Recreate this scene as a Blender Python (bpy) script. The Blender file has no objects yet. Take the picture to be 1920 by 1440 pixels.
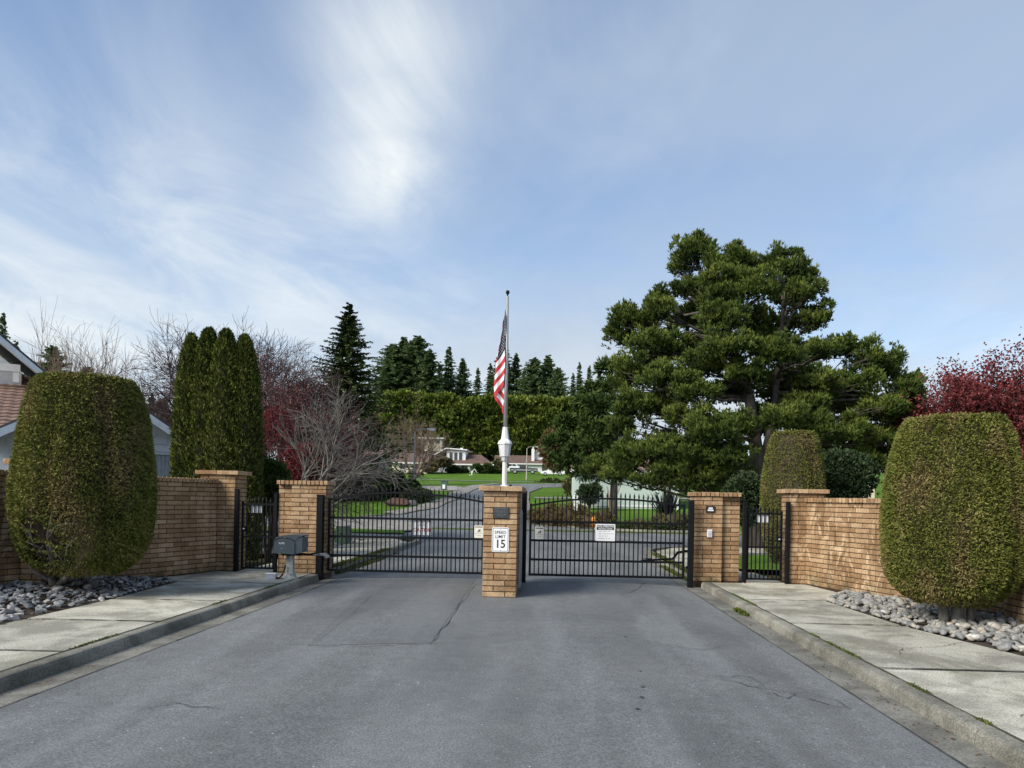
import bpy, bmesh, math, random
import numpy as np
from mathutils import Vector, Matrix, Euler

SC = bpy.context.scene
COL = SC.collection
R = math.radians
rng = np.random.default_rng(7)
random.seed(7)

# ------------------------------------------------------------------ camera
F_PX, HX, HY = 1400.0, 960.0, 936.0          # focal length and horizon point, in pixels of the 1920x1440 photograph
CAM_Z, YAW, ROLL = 1.83, math.atan(66 / 1400), 0.018
cam_d = bpy.data.cameras.new('camera')
cam = bpy.data.objects.new('camera', cam_d)
COL.objects.link(cam)
cam_d.sensor_width = 36
cam_d.lens = 36 * F_PX / 1920
cam_d.shift_y = (HY - 720) / 1920
cam_d.clip_end = 6000
CAM_R = Matrix.Rotation(YAW, 3, 'Z') @ Matrix.Rotation(math.pi / 2, 3, 'X') @ Matrix.Rotation(ROLL, 3, 'Z')
cam.matrix_world = Matrix.Translation((0, 0, CAM_Z)) @ CAM_R.to_4x4()
SC.camera = cam

# ------------------------------------------------------------------ sky, sun, exposure
SUN_TO = Vector((-0.66, -0.58, 0.62)).normalized()
world = bpy.data.worlds.new('World')
SC.world = world
world.use_nodes = True
wt = world.node_tree
for n in list(wt.nodes):
    wt.nodes.remove(n)
def wn(kind, **kw):
    n = wt.nodes.new(kind)
    for k, v in kw.items():
        setattr(n, k, v)
    return n
def wl(a, b):
    wt.links.new(a, b)
def wmath(op, a, b=None, c=None, clamp=False):
    n = wn('ShaderNodeMath', operation=op, use_clamp=clamp)
    for i, v in enumerate((a, b, c)):
        if v is None:
            continue
        if isinstance(v, (int, float)):
            n.inputs[i].default_value = v
        else:
            wl(v, n.inputs[i])
    return n.outputs[0]
w_out = wn('ShaderNodeOutputWorld')
w_bg = wn('ShaderNodeBackground')
w_bg.inputs[1].default_value = 0.10
sky = wn('ShaderNodeTexSky', sky_type='NISHITA', sun_disc=False)
sky.sun_elevation = math.asin(SUN_TO.z)
sky.sun_rotation = math.atan2(SUN_TO.x, SUN_TO.y)
sky.air_density = 1.0
sky.dust_density = 1.2
sky.ozone_density = 1.6
tc = wn('ShaderNodeTexCoord')
sep = wn('ShaderNodeSeparateXYZ')
wl(tc.outputs['Generated'], sep.inputs[0])
zz = wmath('ADD', wmath('MAXIMUM', sep.outputs[2], 0.0), 0.10)
cmb = wn('ShaderNodeCombineXYZ')
wl(wmath('DIVIDE', sep.outputs[0], zz), cmb.inputs[0])
wl(wmath('DIVIDE', sep.outputs[1], zz), cmb.inputs[1])
def wnoise(scale, detail, rough, dist, stretch, rot, off):
    mp = wn('ShaderNodeMapping')
    mp.inputs['Scale'].default_value = stretch
    mp.inputs['Rotation'].default_value = (0, 0, rot)
    mp.inputs['Location'].default_value = off
    wl(cmb.outputs[0], mp.inputs[0])
    n = wn('ShaderNodeTexNoise')
    n.inputs['Scale'].default_value = scale
    n.inputs['Detail'].default_value = detail
    n.inputs['Roughness'].default_value = rough
    n.inputs['Distortion'].default_value = dist
    wl(mp.outputs[0], n.inputs[0])
    return n.outputs[0]
def wramp(v, lo, hi):
    m = wn('ShaderNodeMapRange', interpolation_type='SMOOTHSTEP')
    m.inputs[1].default_value = lo
    m.inputs[2].default_value = hi
    wl(v, m.inputs[0])
    return m.outputs[0]
veil = wramp(wnoise(0.55, 5, 0.52, 0.35, (1, 0.75, 1), 0.3, (3.1, 1.7, 0)), 0.34, 0.68)
wisp = wramp(wnoise(1.5, 8, 0.6, 0.6, (1.0, 0.55, 1), -0.5, (7.3, 2.2, 0)), 0.46, 0.74)
# a bright streak of cloud standing over the gate, and the paler band low over the houses
def wblob(px, py, k):
    d = (CAM_R @ Vector(((px - HX) / F_PX, -(py - HY) / F_PX, -1))).normalized()
    v = wn('ShaderNodeVectorMath', operation='DOT_PRODUCT')
    wl(tc.outputs['Generated'], v.inputs[0])
    v.inputs[1].default_value = d
    return wmath('POWER', 2.718, wmath('MULTIPLY', wmath('SUBTRACT', v.outputs['Value'], 1.0), k))
streak = wmath('MAXIMUM', wmath('MAXIMUM', wblob(738, 190, 330), wblob(742, 300, 420)), wblob(730, 80, 260))
bank = wmath('MAXIMUM', wblob(330, 420, 60), wmath('MAXIMUM', wblob(60, 500, 60), wblob(560, 470, 90)))
low = wramp(sep.outputs[2], 0.36, 0.04)
wn2 = wramp(wnoise(2.4, 7, 0.62, 0.8, (1, 0.5, 1), 0.2, (1.3, 9.2, 0)), 0.30, 0.72)
streak = wmath('MULTIPLY', streak, wmath('MULTIPLY_ADD', wn2, 0.75, 0.35))
bank = wmath('MULTIPLY', bank, wmath('MULTIPLY_ADD', wn2, 0.55, 0.30))
m1 = wmath('MULTIPLY_ADD', veil, 0.62, 0.16)
thin = wmath('MULTIPLY_ADD', low, 0.45, m1, clamp=True)
b1 = wmath('MULTIPLY_ADD', wisp, 0.16, wmath('MULTIPLY', streak, 0.85))
b2 = wmath('MULTIPLY_ADD', bank, 0.72, b1)
bright = wmath('MULTIPLY_ADD', low, wmath('MULTIPLY_ADD', wn2, 0.34, 0.20), b2, clamp=True)
tint = wn('ShaderNodeMix', data_type='RGBA', blend_type='MULTIPLY')
tint.inputs['Factor'].default_value = 1
tint.inputs['B'].default_value = (1.00, 1.15, 1.28, 1)
wl(sky.outputs[0], tint.inputs['A'])
mixv = wn('ShaderNodeMix', data_type='RGBA')
wl(tint.outputs['Result'], mixv.inputs['A'])
mixv.inputs['B'].default_value = (3.45, 4.08, 4.95, 1)
wl(thin, mixv.inputs['Factor'])
mixs = wn('ShaderNodeMix', data_type='RGBA')
wl(mixv.outputs['Result'], mixs.inputs['A'])
mixs.inputs['B'].default_value = (6.1, 6.45, 6.55, 1)
wl(bright, mixs.inputs['Factor'])
wl(mixs.outputs['Result'], w_bg.inputs[0])
wl(w_bg.outputs[0], w_out.inputs[0])

sun_d = bpy.data.lights.new('sun', 'SUN')
sun_d.energy = 3.3
sun_d.angle = R(30)
sun_d.color = (1.0, 0.92, 0.80)
sun = bpy.data.objects.new('sun', sun_d)
COL.objects.link(sun)
sun.rotation_euler = (-SUN_TO).to_track_quat('-Z', 'Y').to_euler()
SC.view_settings.view_transform = 'Standard'
SC.view_settings.look = 'None'
SC.view_settings.exposure = 0.58
SC.view_settings.gamma = 1.0
SC.render.engine = 'CYCLES'
SC.cycles.use_denoising = True
SC.cycles.max_bounces = 6
SC.cycles.transparent_max_bounces = 8

# ------------------------------------------------------------------ from pixels to places
def ray(px, py):
    return CAM_R @ Vector(((px - HX) / F_PX, -(py - HY) / F_PX, -1))
def P(px, py, Y):                      # the point seen at that pixel at distance Y along the road
    d = ray(px, py)
    t = Y / d.y
    return Vector((d.x * t, Y, CAM_Z + d.z * t))
def hz(Y):                             # the land: level to beyond the cross street, then climbing
    if Y < 43:
        return 0.0
    if Y < 49:
        return 0.0673 * (Y - 43) ** 2 / 12
    if Y < 200:
        return 0.0673 * (Y - 46)
    return 0.0673 * 154 + 0.05 * (Y - 200) if Y < 420 else 21.36
def GT(px, py, z=0.0):                 # where the ray meets the land (raised by z)
    d = ray(px, py)
    Y = 3.0
    while Y < 700:
        if CAM_Z + d.z * Y / d.y < hz(Y) + z:
            lo, hi = Y - 0.5, Y
            for _ in range(24):
                m = (lo + hi) / 2
                if CAM_Z + d.z * m / d.y < hz(m) + z:
                    hi = m
                else:
                    lo = m
            Y = hi
            break
        Y += 0.5
    return Vector((d.x * Y / d.y, Y, hz(Y) + z))

# ------------------------------------------------------------------ materials
MATS = {}
def nodes(name):
    m = bpy.data.materials.new(name)
    m.use_nodes = True
    t = m.node_tree
    b = t.nodes['Principled BSDF']
    return m, t, b
def setin(t, sock, v):
    if hasattr(v, 'is_output') or isinstance(v, bpy.types.NodeSocket):
        t.links.new(v, sock)
    elif isinstance(v, (tuple, list)) and len(v) == 3 and sock.type == 'RGBA':
        sock.default_value = (*v, 1)
    else:
        sock.default_value = v
def tnoise(t, scale, detail=4, rough=0.55, vec=None, dist=0.0):
    n = t.nodes.new('ShaderNodeTexNoise')
    n.inputs['Scale'].default_value = scale
    n.inputs['Detail'].default_value = detail
    n.inputs['Roughness'].default_value = rough
    n.inputs['Distortion'].default_value = dist
    if vec is not None:
        t.links.new(vec, n.inputs[0])
    return n.outputs[0]
def tmap(t, v, lo, hi, a=0.0, b=1.0, smooth=True):
    n = t.nodes.new('ShaderNodeMapRange')
    if smooth:
        n.interpolation_type = 'SMOOTHSTEP'
    for i, x in enumerate((lo, hi, a, b)):
        n.inputs[i + 1].default_value = x
    t.links.new(v, n.inputs[0])
    return n.outputs[0]
def tmix(t, fac, a, b, mode='MIX'):
    n = t.nodes.new('ShaderNodeMix')
    n.data_type = 'RGBA'
    n.blend_type = mode
    setin(t, n.inputs['Factor'], fac)
    setin(t, n.inputs['A'], a)
    setin(t, n.inputs['B'], b)
    return n.outputs['Result']
def tmath(t, op, a, b):
    n = t.nodes.new('ShaderNodeMath')
    n.operation = op
    setin(t, n.inputs[0], a)
    setin(t, n.inputs[1], b)
    return n.outputs[0]
def tbump(t, b, h, strength, dist=0.01):
    n = t.nodes.new('ShaderNodeBump')
    n.inputs['Strength'].default_value = strength
    n.inputs['Distance'].default_value = dist
    t.links.new(h, n.inputs['Height'])
    t.links.new(n.outputs[0], b.inputs['Normal'])
def tpos(t, scale=(1, 1, 1)):
    g = t.nodes.new('ShaderNodeNewGeometry')
    m = t.nodes.new('ShaderNodeMapping')
    m.inputs['Scale'].default_value = scale
    t.links.new(g.outputs['Position'], m.inputs[0])
    return m.outputs[0]
def plain(name, col, rough=0.6, metal=0.0, var=0.12, scale=6.0, bump=0.0):
    m, t, b = nodes(name)
    p = tpos(t)
    n = tnoise(t, scale, 5, 0.6, p)
    lo = tuple(c * (1 - var) for c in col)
    hi = tuple(min(1, c * (1 + var)) for c in col)
    setin(t, b.inputs['Base Color'], tmix(t, tmap(t, n, 0.3, 0.7), lo, hi))
    b.inputs['Roughness'].default_value = rough
    b.inputs['Metallic'].default_value = metal
    if bump:
        tbump(t, b, tnoise(t, scale * 8, 3, 0.6, p), bump)
    MATS[name] = m
    return m
def foliage(name, cols, rough=0.75, nscale=1.2, trans=0.0, patch=None, bscale=1.0):
    """leaf colours: per-leaf attribute v picks along the colour ramp, slow noise shifts it"""
    m, t, b = nodes(name)
    a = t.nodes.new('ShaderNodeAttribute')
    a.attribute_name = 'v'
    p = tpos(t)
    n = tnoise(t, nscale, 3, 0.5, p)
    f = tmath(t, 'ADD', tmath(t, 'MULTIPLY', a.outputs['Fac'], 0.65), tmath(t, 'MULTIPLY', tmap(t, n, 0.3, 0.7), 0.35))
    r = t.nodes.new('ShaderNodeValToRGB')
    e = r.color_ramp.elements
    while len(e) < len(cols):
        e.new(0.5)
    for i, c in enumerate(cols):
        e[i].position = i / (len(cols) - 1)
        e[i].color = (*c, 1)
    t.links.new(f, r.inputs[0])
    col = r.outputs[0]
    if patch:
        pc, ps, lo, hi = patch
        pn = tnoise(t, ps, 3, 0.6, tpos(t, (1, 1, 0.45)))
        col = tmix(t, tmap(t, pn, lo, hi), col, tmix(t, 0.55, col, pc))
    setin(t, b.inputs['Base Color'], col)
    b.inputs['Roughness'].default_value = rough
    b.inputs['Specular IOR Level'].default_value = 0.25
    if trans:
        tr = t.nodes.new('ShaderNodeBsdfTranslucent')
        t.links.new(col, tr.inputs[0])
        mx = t.nodes.new('ShaderNodeMixShader')
        mx.inputs[0].default_value = trans
        t.links.new(b.outputs[0], mx.inputs[1])
        t.links.new(tr.outputs[0], mx.inputs[2])
        t.links.new(mx.outputs[0], t.nodes['Material Output'].inputs[0])
    MATS[name] = m
    return m

def brick_material(name, stain):
    m, t, b = nodes(name)
    oi = t.nodes.new('ShaderNodeObjectInfo')
    r = t.nodes.new('ShaderNodeValToRGB')
    e = r.color_ramp.elements
    cs = [(0.0, (0.300, 0.190, 0.105)), (0.3, (0.375, 0.250, 0.145)), (0.75, (0.430, 0.300, 0.180)), (1.0, (0.520, 0.385, 0.250))]
    while len(e) < 4:
        e.new(0.5)
    for i, (p, c) in enumerate(cs):
        e[i].position = p
        e[i].color = (*c, 1)
    t.links.new(oi.outputs['Random'], r.inputs[0])
    p = tpos(t)
    g = tnoise(t, 45, 6, 0.7, p)
    col = tmix(t, tmap(t, g, 0.34, 0.62), (0.62, 0.56, 0.50), (1.1, 1.08, 1.05))
    col = tmix(t, 1.0, r.outputs[0], col, 'MULTIPLY')
    # runs of damp and pale salt down the face
    s = tnoise(t, 2.6, 5, 0.62, tpos(t, (1.2, 1.2, 0.28)), 0.4)
    col = tmix(t, tmath(t, 'MULTIPLY', tmap(t, s, 0.49, 0.56), stain), col, tmix(t, 0.66, col, (0.16, 0.094, 0.046)))
    s2 = tnoise(t, 3.4, 6, 0.7, tpos(t, (1.0, 1.0, 0.55)), 0.8)
    col = tmix(t, tmath(t, 'MULTIPLY', tmap(t, s2, 0.53, 0.59), stain * 0.75), col, (0.60, 0.46, 0.30))
    zs = t.nodes.new('ShaderNodeSeparateXYZ')
    t.links.new(t.nodes.new('ShaderNodeNewGeometry').outputs['Position'], zs.inputs[0])
    foot = tmath(t, 'MULTIPLY', tmap(t, zs.outputs[2], 0.42, 0.05), tmap(t, tnoise(t, 3.0, 4, 0.65, p), 0.40, 0.62))
    col = tmix(t, tmath(t, 'MULTIPLY', foot, 0.75), col, (0.085, 0.078, 0.034))
    s3 = tnoise(t, 1.1, 4, 0.6, p)
    col = tmix(t, 1.0, col, tmix(t, tmap(t, s3, 0.3, 0.7), (0.80, 0.78, 0.76), (1.12, 1.12, 1.12)), 'MULTIPLY')
    setin(t, b.inputs['Base Color'], col)
    b.inputs['Roughness'].default_value = 0.88
    b.inputs['Specular IOR Level'].default_value = 0.2
    tbump(t, b, g, 0.55, 0.008)
    MATS[name] = m
brick_material('brick', 0.95)
brick_material('brick_clean', 0.35)
plain('mortar', (0.060, 0.036, 0.020), 0.95, var=0.3, scale=20)  # dark base colour carries the shadow lines between courses

def asphalt(name, base, speck):
    m, t, b = nodes(name)
    p = tpos(t)
    big = tnoise(t, 0.35, 4, 0.6, p, 0.4)
    lane = tnoise(t, 0.9, 3, 0.55, tpos(t, (1.3, 0.16, 1)))
    col = tmix(t, tmap(t, big, 0.3, 0.7), tuple(c * 0.84 for c in base), tuple(c * 1.14 for c in base))
    col = tmix(t, tmap(t, lane, 0.42, 0.66), col, tuple(c * 1.28 for c in base))
    fine = tnoise(t, 55, 6, 0.82, p)
    col = tmix(t, tmap(t, fine, 0.36, 0.64), tmix(t, 1.0, col, (0.50, 0.50, 0.50), 'MULTIPLY'), tmix(t, 1.0, col, (1.45, 1.45, 1.44), 'MULTIPLY'))
    mid = tnoise(t, 5.5, 6, 0.75, p, 0.5)
    col = tmix(t, 1.0, col, tmix(t, tmap(t, mid, 0.32, 0.68), (0.88, 0.88, 0.88), (1.10, 1.10, 1.10)), 'MULTIPLY')
    v = t.nodes.new('ShaderNodeTexVoronoi')
    v.inputs['Scale'].default_value = 11
    t.links.new(p, v.inputs[0])
    dots = tmap(t, v.outputs['Distance'], 0.11, 0.07)
    pick = tmap(t, tnoise(t, 3.1, 2, 0.5, p), 0.50, 0.60)
    col = tmix(t, tmath(t, 'MULTIPLY', tmath(t, 'MULTIPLY', dots, pick), speck), col, (0.5, 0.5, 0.47))
    setin(t, b.inputs['Base Color'], col)
    setin(t, b.inputs['Roughness'], tmap(t, big, 0.3, 0.7, 0.62, 0.85))
    b.inputs['Specular IOR Level'].default_value = 0.35
    tbump(t, b, fine, 0.6, 0.01)
    MATS[name] = m
asphalt('asphalt', (0.146, 0.154, 0.156), 1.0)
asphalt('asphalt_patch', (0.126, 0.133, 0.135), 0.6)
plain('joint_dirt', (0.050, 0.048, 0.032), 0.95, var=0.45, scale=16)
plain('oil', (0.018, 0.018, 0.020), 0.45)
plain('crack_tar', (0.060, 0.063, 0.066), 0.6, var=0.4, scale=9)

def concrete(name, base, stain, moss, fine=70.0):
    m, t, b = nodes(name)
    p = tpos(t)
    oi = t.nodes.new('ShaderNodeObjectInfo')
    n = tnoise(t, 1.3, 5, 0.62, p, 0.5)
    col = tmix(t, tmap(t, n, 0.36, 0.62), tuple(c * 0.56 for c in base), base)
    n2 = tnoise(t, 0.8, 4, 0.6, tpos(t, (1, 0.6, 1)), 0.6)
    col = tmix(t, tmath(t, 'MULTIPLY', tmap(t, n2, 0.50, 0.66), 0.8), col, stain)
    f = tnoise(t, fine, 6, 0.82, p)
    col = tmix(t, 1.0, col, tmix(t, tmap(t, f, 0.36, 0.64), (0.52, 0.52, 0.51), (1.32, 1.32, 1.29)), 'MULTIPLY')
    col = tmix(t, 1.0, col, tmix(t, oi.outputs['Random'], (0.88, 0.88, 0.88), (1.08, 1.08, 1.07)), 'MULTIPLY')
    n3 = tnoise(t, 2.3, 5, 0.7, p)
    col = tmix(t, tmath(t, 'MULTIPLY', tmap(t, n3, 0.60, 0.70), moss), col, (0.10, 0.13, 0.03))
    setin(t, b.inputs['Base Color'], col)
    b.inputs['Roughness'].default_value = 0.9
    b.inputs['Specular IOR Level'].default_value = 0.25
    tbump(t, b, f, 0.5, 0.008)
    MATS[name] = m
concrete('sidewalk', (0.530, 0.515, 0.440), (0.235, 0.225, 0.175), 0.45, 48)
concrete('kerb', (0.300, 0.290, 0.250), (0.120, 0.115, 0.095), 0.7, 55)
concrete('gutter', (0.235, 0.230, 0.205), (0.130, 0.128, 0.112), 0.25, 60)
concrete('driveway', (0.330, 0.315, 0.290), (0.22, 0.21, 0.19), 0.1)

def lawn(name, near_soil):
    m, t, b = nodes(name)
    p = tpos(t)
    n = tnoise(t, 0.22, 5, 0.6, p, 0.3)
    f = tnoise(t, 7, 5, 0.75, p)
    col = tmix(t, tmap(t, n, 0.3, 0.7), (0.070, 0.150, 0.014), (0.112, 0.205, 0.026))
    col = tmix(t, tmap(t, f, 0.36, 0.64), tmix(t, 1.0, col, (0.60, 0.62, 0.6), 'MULTIPLY'), tmix(t, 1.0, col, (1.25, 1.2, 1.2), 'MULTIPLY'))
    far = t.nodes.new('ShaderNodeSeparateXYZ')
    t.links.new(t.nodes.new('ShaderNodeNewGeometry').outputs['Position'], far.inputs[0])
    d = tmap(t, far.outputs[1], 43, 46)
    soil = tmix(t, tmap(t, f, 0.4, 0.6), (0.035, 0.028, 0.018), (0.085, 0.085, 0.030))
    if near_soil:
        col = tmix(t, d, soil, col)
    setin(t, b.inputs['Base Color'], col)
    b.inputs['Roughness'].default_value = 0.95
    b.inputs['Specular IOR Level'].default_value = 0.1
    tbump(t, b, f, 0.9, 0.06)
    MATS[name] = m
lawn('lawn', False)
lawn('ground_cover', True)
plain('soil', (0.055, 0.040, 0.028), 0.95, var=0.4, scale=12, bump=0.6)
plain('mulch', (0.085, 0.050, 0.035), 0.95, var=0.45, scale=14, bump=0.6)

def stone_material(name, cols):
    m, t, b = nodes(name)
    oi = t.nodes.new('ShaderNodeObjectInfo')
    a = t.nodes.new('ShaderNodeAttribute')
    a.attribute_name = 'v'
    r = t.nodes.new('ShaderNodeValToRGB')
    e = r.color_ramp.elements
    while len(e) < len(cols):
        e.new(0.5)
    for i, (p, c) in enumerate(cols):
        e[i].position = p
        e[i].color = (*c, 1)
    f = tmath(t, 'FRACT', tmath(t, 'ADD', oi.outputs['Random'], a.outputs['Fac']), 0)
    t.links.new(f, r.inputs[0])
    n = tnoise(t, 26, 5, 0.7, tpos(t))
    setin(t, b.inputs['Base Color'], tmix(t, 1.0, r.outputs[0], tmix(t, tmap(t, n, 0.3, 0.7), (0.66, 0.66, 0.64), (1.2, 1.2, 1.2)), 'MULTIPLY'))
    b.inputs['Roughness'].default_value = 0.8
    tbump(t, b, n, 0.5, 0.01)
    MATS[name] = m
stone_material('stone_slate', [(0, (0.085, 0.092, 0.100)), (0.35, (0.165, 0.172, 0.178)), (0.7, (0.27, 0.272, 0.27)), (0.92, (0.38, 0.37, 0.35)), (1, (0.62, 0.61, 0.58))])
stone_material('stone_river', [(0, (0.130, 0.135, 0.135)), (0.3, (0.22, 0.225, 0.22)), (0.65, (0.29, 0.288, 0.272)), (0.90, (0.36, 0.325, 0.27)), (1, (0.56, 0.55, 0.52))])

plain('black_metal', (0.005, 0.006, 0.008), 0.55, 0.0, 0.25, 14)
MATS['black_metal'].node_tree.nodes['Principled BSDF'].inputs['Specular IOR Level'].default_value = 0.18
plain('lamp_pole', (0.33, 0.31, 0.28), 0.7, var=0.15)
plain('white_paint', (0.72, 0.72, 0.70), 0.5, var=0.07)
plain('sign_white', (0.80, 0.81, 0.82), 0.4, var=0.03)
plain('sign_cream', (0.74, 0.74, 0.66), 0.45, var=0.04)
plain('sign_black', (0.012, 0.012, 0.013), 0.5)
plain('sign_red', (0.36, 0.020, 0.035), 0.5)
plain('sign_grey', (0.34, 0.34, 0.35), 0.6)
plain('sign_brown', (0.10, 0.045, 0.03), 0.6)
plain('bronze', (0.055, 0.060, 0.062), 0.45, 0.4, 0.3, 30)
plain('bronze_light', (0.13, 0.14, 0.14), 0.45, 0.4, 0.3, 30)
plain('operator_grey', (0.082, 0.105, 0.118), 0.42, var=0.10)
plain('pedestal_grey', (0.36, 0.37, 0.34), 0.6, var=0.18, scale=18)
plain('arm_grey', (0.20, 0.215, 0.235), 0.5, var=0.1)
plain('box_light', (0.46, 0.48, 0.54), 0.5, var=0.06)
plain('panel_grey', (0.30, 0.30, 0.32), 0.4, 0.3, 0.15)
plain('utility_green', (0.055, 0.105, 0.072), 0.6, var=0.15)
plain('galvanised', (0.42, 0.44, 0.45), 0.45, 0.5, 0.12)
plain('lamp_glass', (0.60, 0.61, 0.62), 0.35, var=0.05)
plain('rubber', (0.015, 0.015, 0.016), 0.8)
plain('fascia_blue', (0.40, 0.47, 0.54), 0.6, var=0.08)
plain('siding', (0.50, 0.545, 0.58), 0.65, var=0.06)
plain('siding_white', (0.70, 0.715, 0.72), 0.65, var=0.06)
plain('siding_green', (0.44, 0.53, 0.49), 0.7, var=0.06)
plain('siding_cream', (0.62, 0.56, 0.42), 0.7, var=0.06)
plain('siding_tan', (0.42, 0.37, 0.30), 0.7, var=0.08)
plain('soffit', (0.50, 0.52, 0.54), 0.7, var=0.05)
plain('roof_brown', (0.190, 0.120, 0.092), 0.9, var=0.25, scale=3)
plain('roof_dark', (0.050, 0.050, 0.056), 0.9, var=0.3, scale=5)
plain('roof_red', (0.120, 0.075, 0.060), 0.9, var=0.22, scale=1.5)
plain('window_glass', (0.045, 0.055, 0.062), 0.12, var=0.2)
plain('window_blue', (0.21, 0.245, 0.275), 0.25, var=0.15)
plain('hydrant_orange', (0.62, 0.27, 0.07), 0.5, var=0.12)
plain('car_dark', (0.045, 0.052, 0.062), 0.25, 0.4, 0.1)
plain('car_silver', (0.36, 0.37, 0.38), 0.3, 0.4, 0.1)
plain('car_white', (0.78, 0.79, 0.80), 0.3, var=0.03)
plain('flag_red', (0.46, 0.030, 0.042), 0.85, var=0.1)
plain('flag_white', (0.70, 0.70, 0.70), 0.85, var=0.05)
plain('flag_blue', (0.014, 0.018, 0.042), 0.85, var=0.15)
def bark(name, col, sc=7):
    m, t, b = nodes(name)
    n = tnoise(t, sc, 6, 0.7, tpos(t, (1, 1, 0.3)), 0.4)
    setin(t, b.inputs['Base Color'], tmix(t, tmap(t, n, 0.32, 0.66), tuple(c * 0.5 for c in col), tuple(c * 1.25 for c in col)))
    b.inputs['Roughness'].default_value = 0.95
    b.inputs['Specular IOR Level'].default_value = 0.15
    tbump(t, b, n, 0.8, 0.04)
    MATS[name] = m
bark('bark_grey', (0.190, 0.180, 0.160))
bark('bark_twig', (0.100, 0.080, 0.068))
bark('bark_mauve', (0.105, 0.072, 0.068))
bark('bark_tan', (0.250, 0.185, 0.140))
bark('bark_dark', (0.070, 0.055, 0.042))
bark('bark_pine', (0.120, 0.105, 0.090))
bark('bark_red', (0.160, 0.085, 0.055))
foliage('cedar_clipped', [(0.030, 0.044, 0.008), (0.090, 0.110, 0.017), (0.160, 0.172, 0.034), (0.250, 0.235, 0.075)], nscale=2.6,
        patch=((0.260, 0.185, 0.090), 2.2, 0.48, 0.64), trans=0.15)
foliage('cedar_column', [(0.012, 0.024, 0.005), (0.040, 0.062, 0.010), (0.090, 0.112, 0.017), (0.165, 0.170, 0.034)], nscale=2.2,
        patch=((0.20, 0.13, 0.04), 0.9, 0.60, 0.72), trans=0.12)
foliage('pine_needle', [(0.015, 0.030, 0.007), (0.044, 0.074, 0.013), (0.102, 0.142, 0.024), (0.190, 0.228, 0.046)], nscale=0.7, trans=0.12)
foliage('fir_needle', [(0.052, 0.084, 0.042), (0.115, 0.172, 0.074), (0.205, 0.265, 0.110)], nscale=0.3, trans=0.25)
foliage('spruce_needle', [(0.020, 0.036, 0.014), (0.055, 0.085, 0.028), (0.115, 0.145, 0.048)], nscale=0.7)
foliage('hedge_leaf', [(0.028, 0.046, 0.007), (0.090, 0.126, 0.016), (0.190, 0.230, 0.036)], nscale=0.25)
foliage('shrub_dark', [(0.010, 0.022, 0.008), (0.028, 0.050, 0.018), (0.062, 0.090, 0.040)], nscale=1.0)
foliage('shrub_green', [(0.014, 0.030, 0.007), (0.038, 0.068, 0.013), (0.085, 0.120, 0.026)], nscale=0.8)
foliage('shrub_brown', [(0.050, 0.030, 0.016), (0.110, 0.075, 0.036), (0.150, 0.125, 0.050), (0.115, 0.130, 0.035)], nscale=0.7)
foliage('shrub_olive', [(0.045, 0.040, 0.018), (0.095, 0.095, 0.035), (0.180, 0.165, 0.075)], nscale=0.6)
foliage('red_leaf', [(0.075, 0.014, 0.018), (0.165, 0.032, 0.036), (0.290, 0.080, 0.076)], nscale=0.9, trans=0.2)
foliage('crimson_leaf', [(0.070, 0.010, 0.014), (0.165, 0.024, 0.030), (0.270, 0.070, 0.068)], nscale=0.9, trans=0.2)
foliage('mauve_leaf', [(0.080, 0.026, 0.030), (0.150, 0.055, 0.058), (0.215, 0.115, 0.105)], nscale=0.9, trans=0.2)
foliage('rust_leaf', [(0.080, 0.038, 0.018), (0.135, 0.070, 0.032), (0.110, 0.095, 0.030)], nscale=0.3)
foliage('flax_leaf', [(0.012, 0.014, 0.012), (0.035, 0.038, 0.032), (0.080, 0.085, 0.070)], nscale=1.0)
foliage('joint_moss', [(0.020, 0.022, 0.010), (0.045, 0.048, 0.018), (0.080, 0.085, 0.026)], nscale=5)
foliage('leaf_litter', [(0.06, 0.030, 0.015), (0.13, 0.065, 0.028), (0.20, 0.13, 0.055)], nscale=4)
foliage('moss', [(0.030, 0.045, 0.008), (0.070, 0.095, 0.014), (0.115, 0.135, 0.025)], nscale=5)

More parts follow.
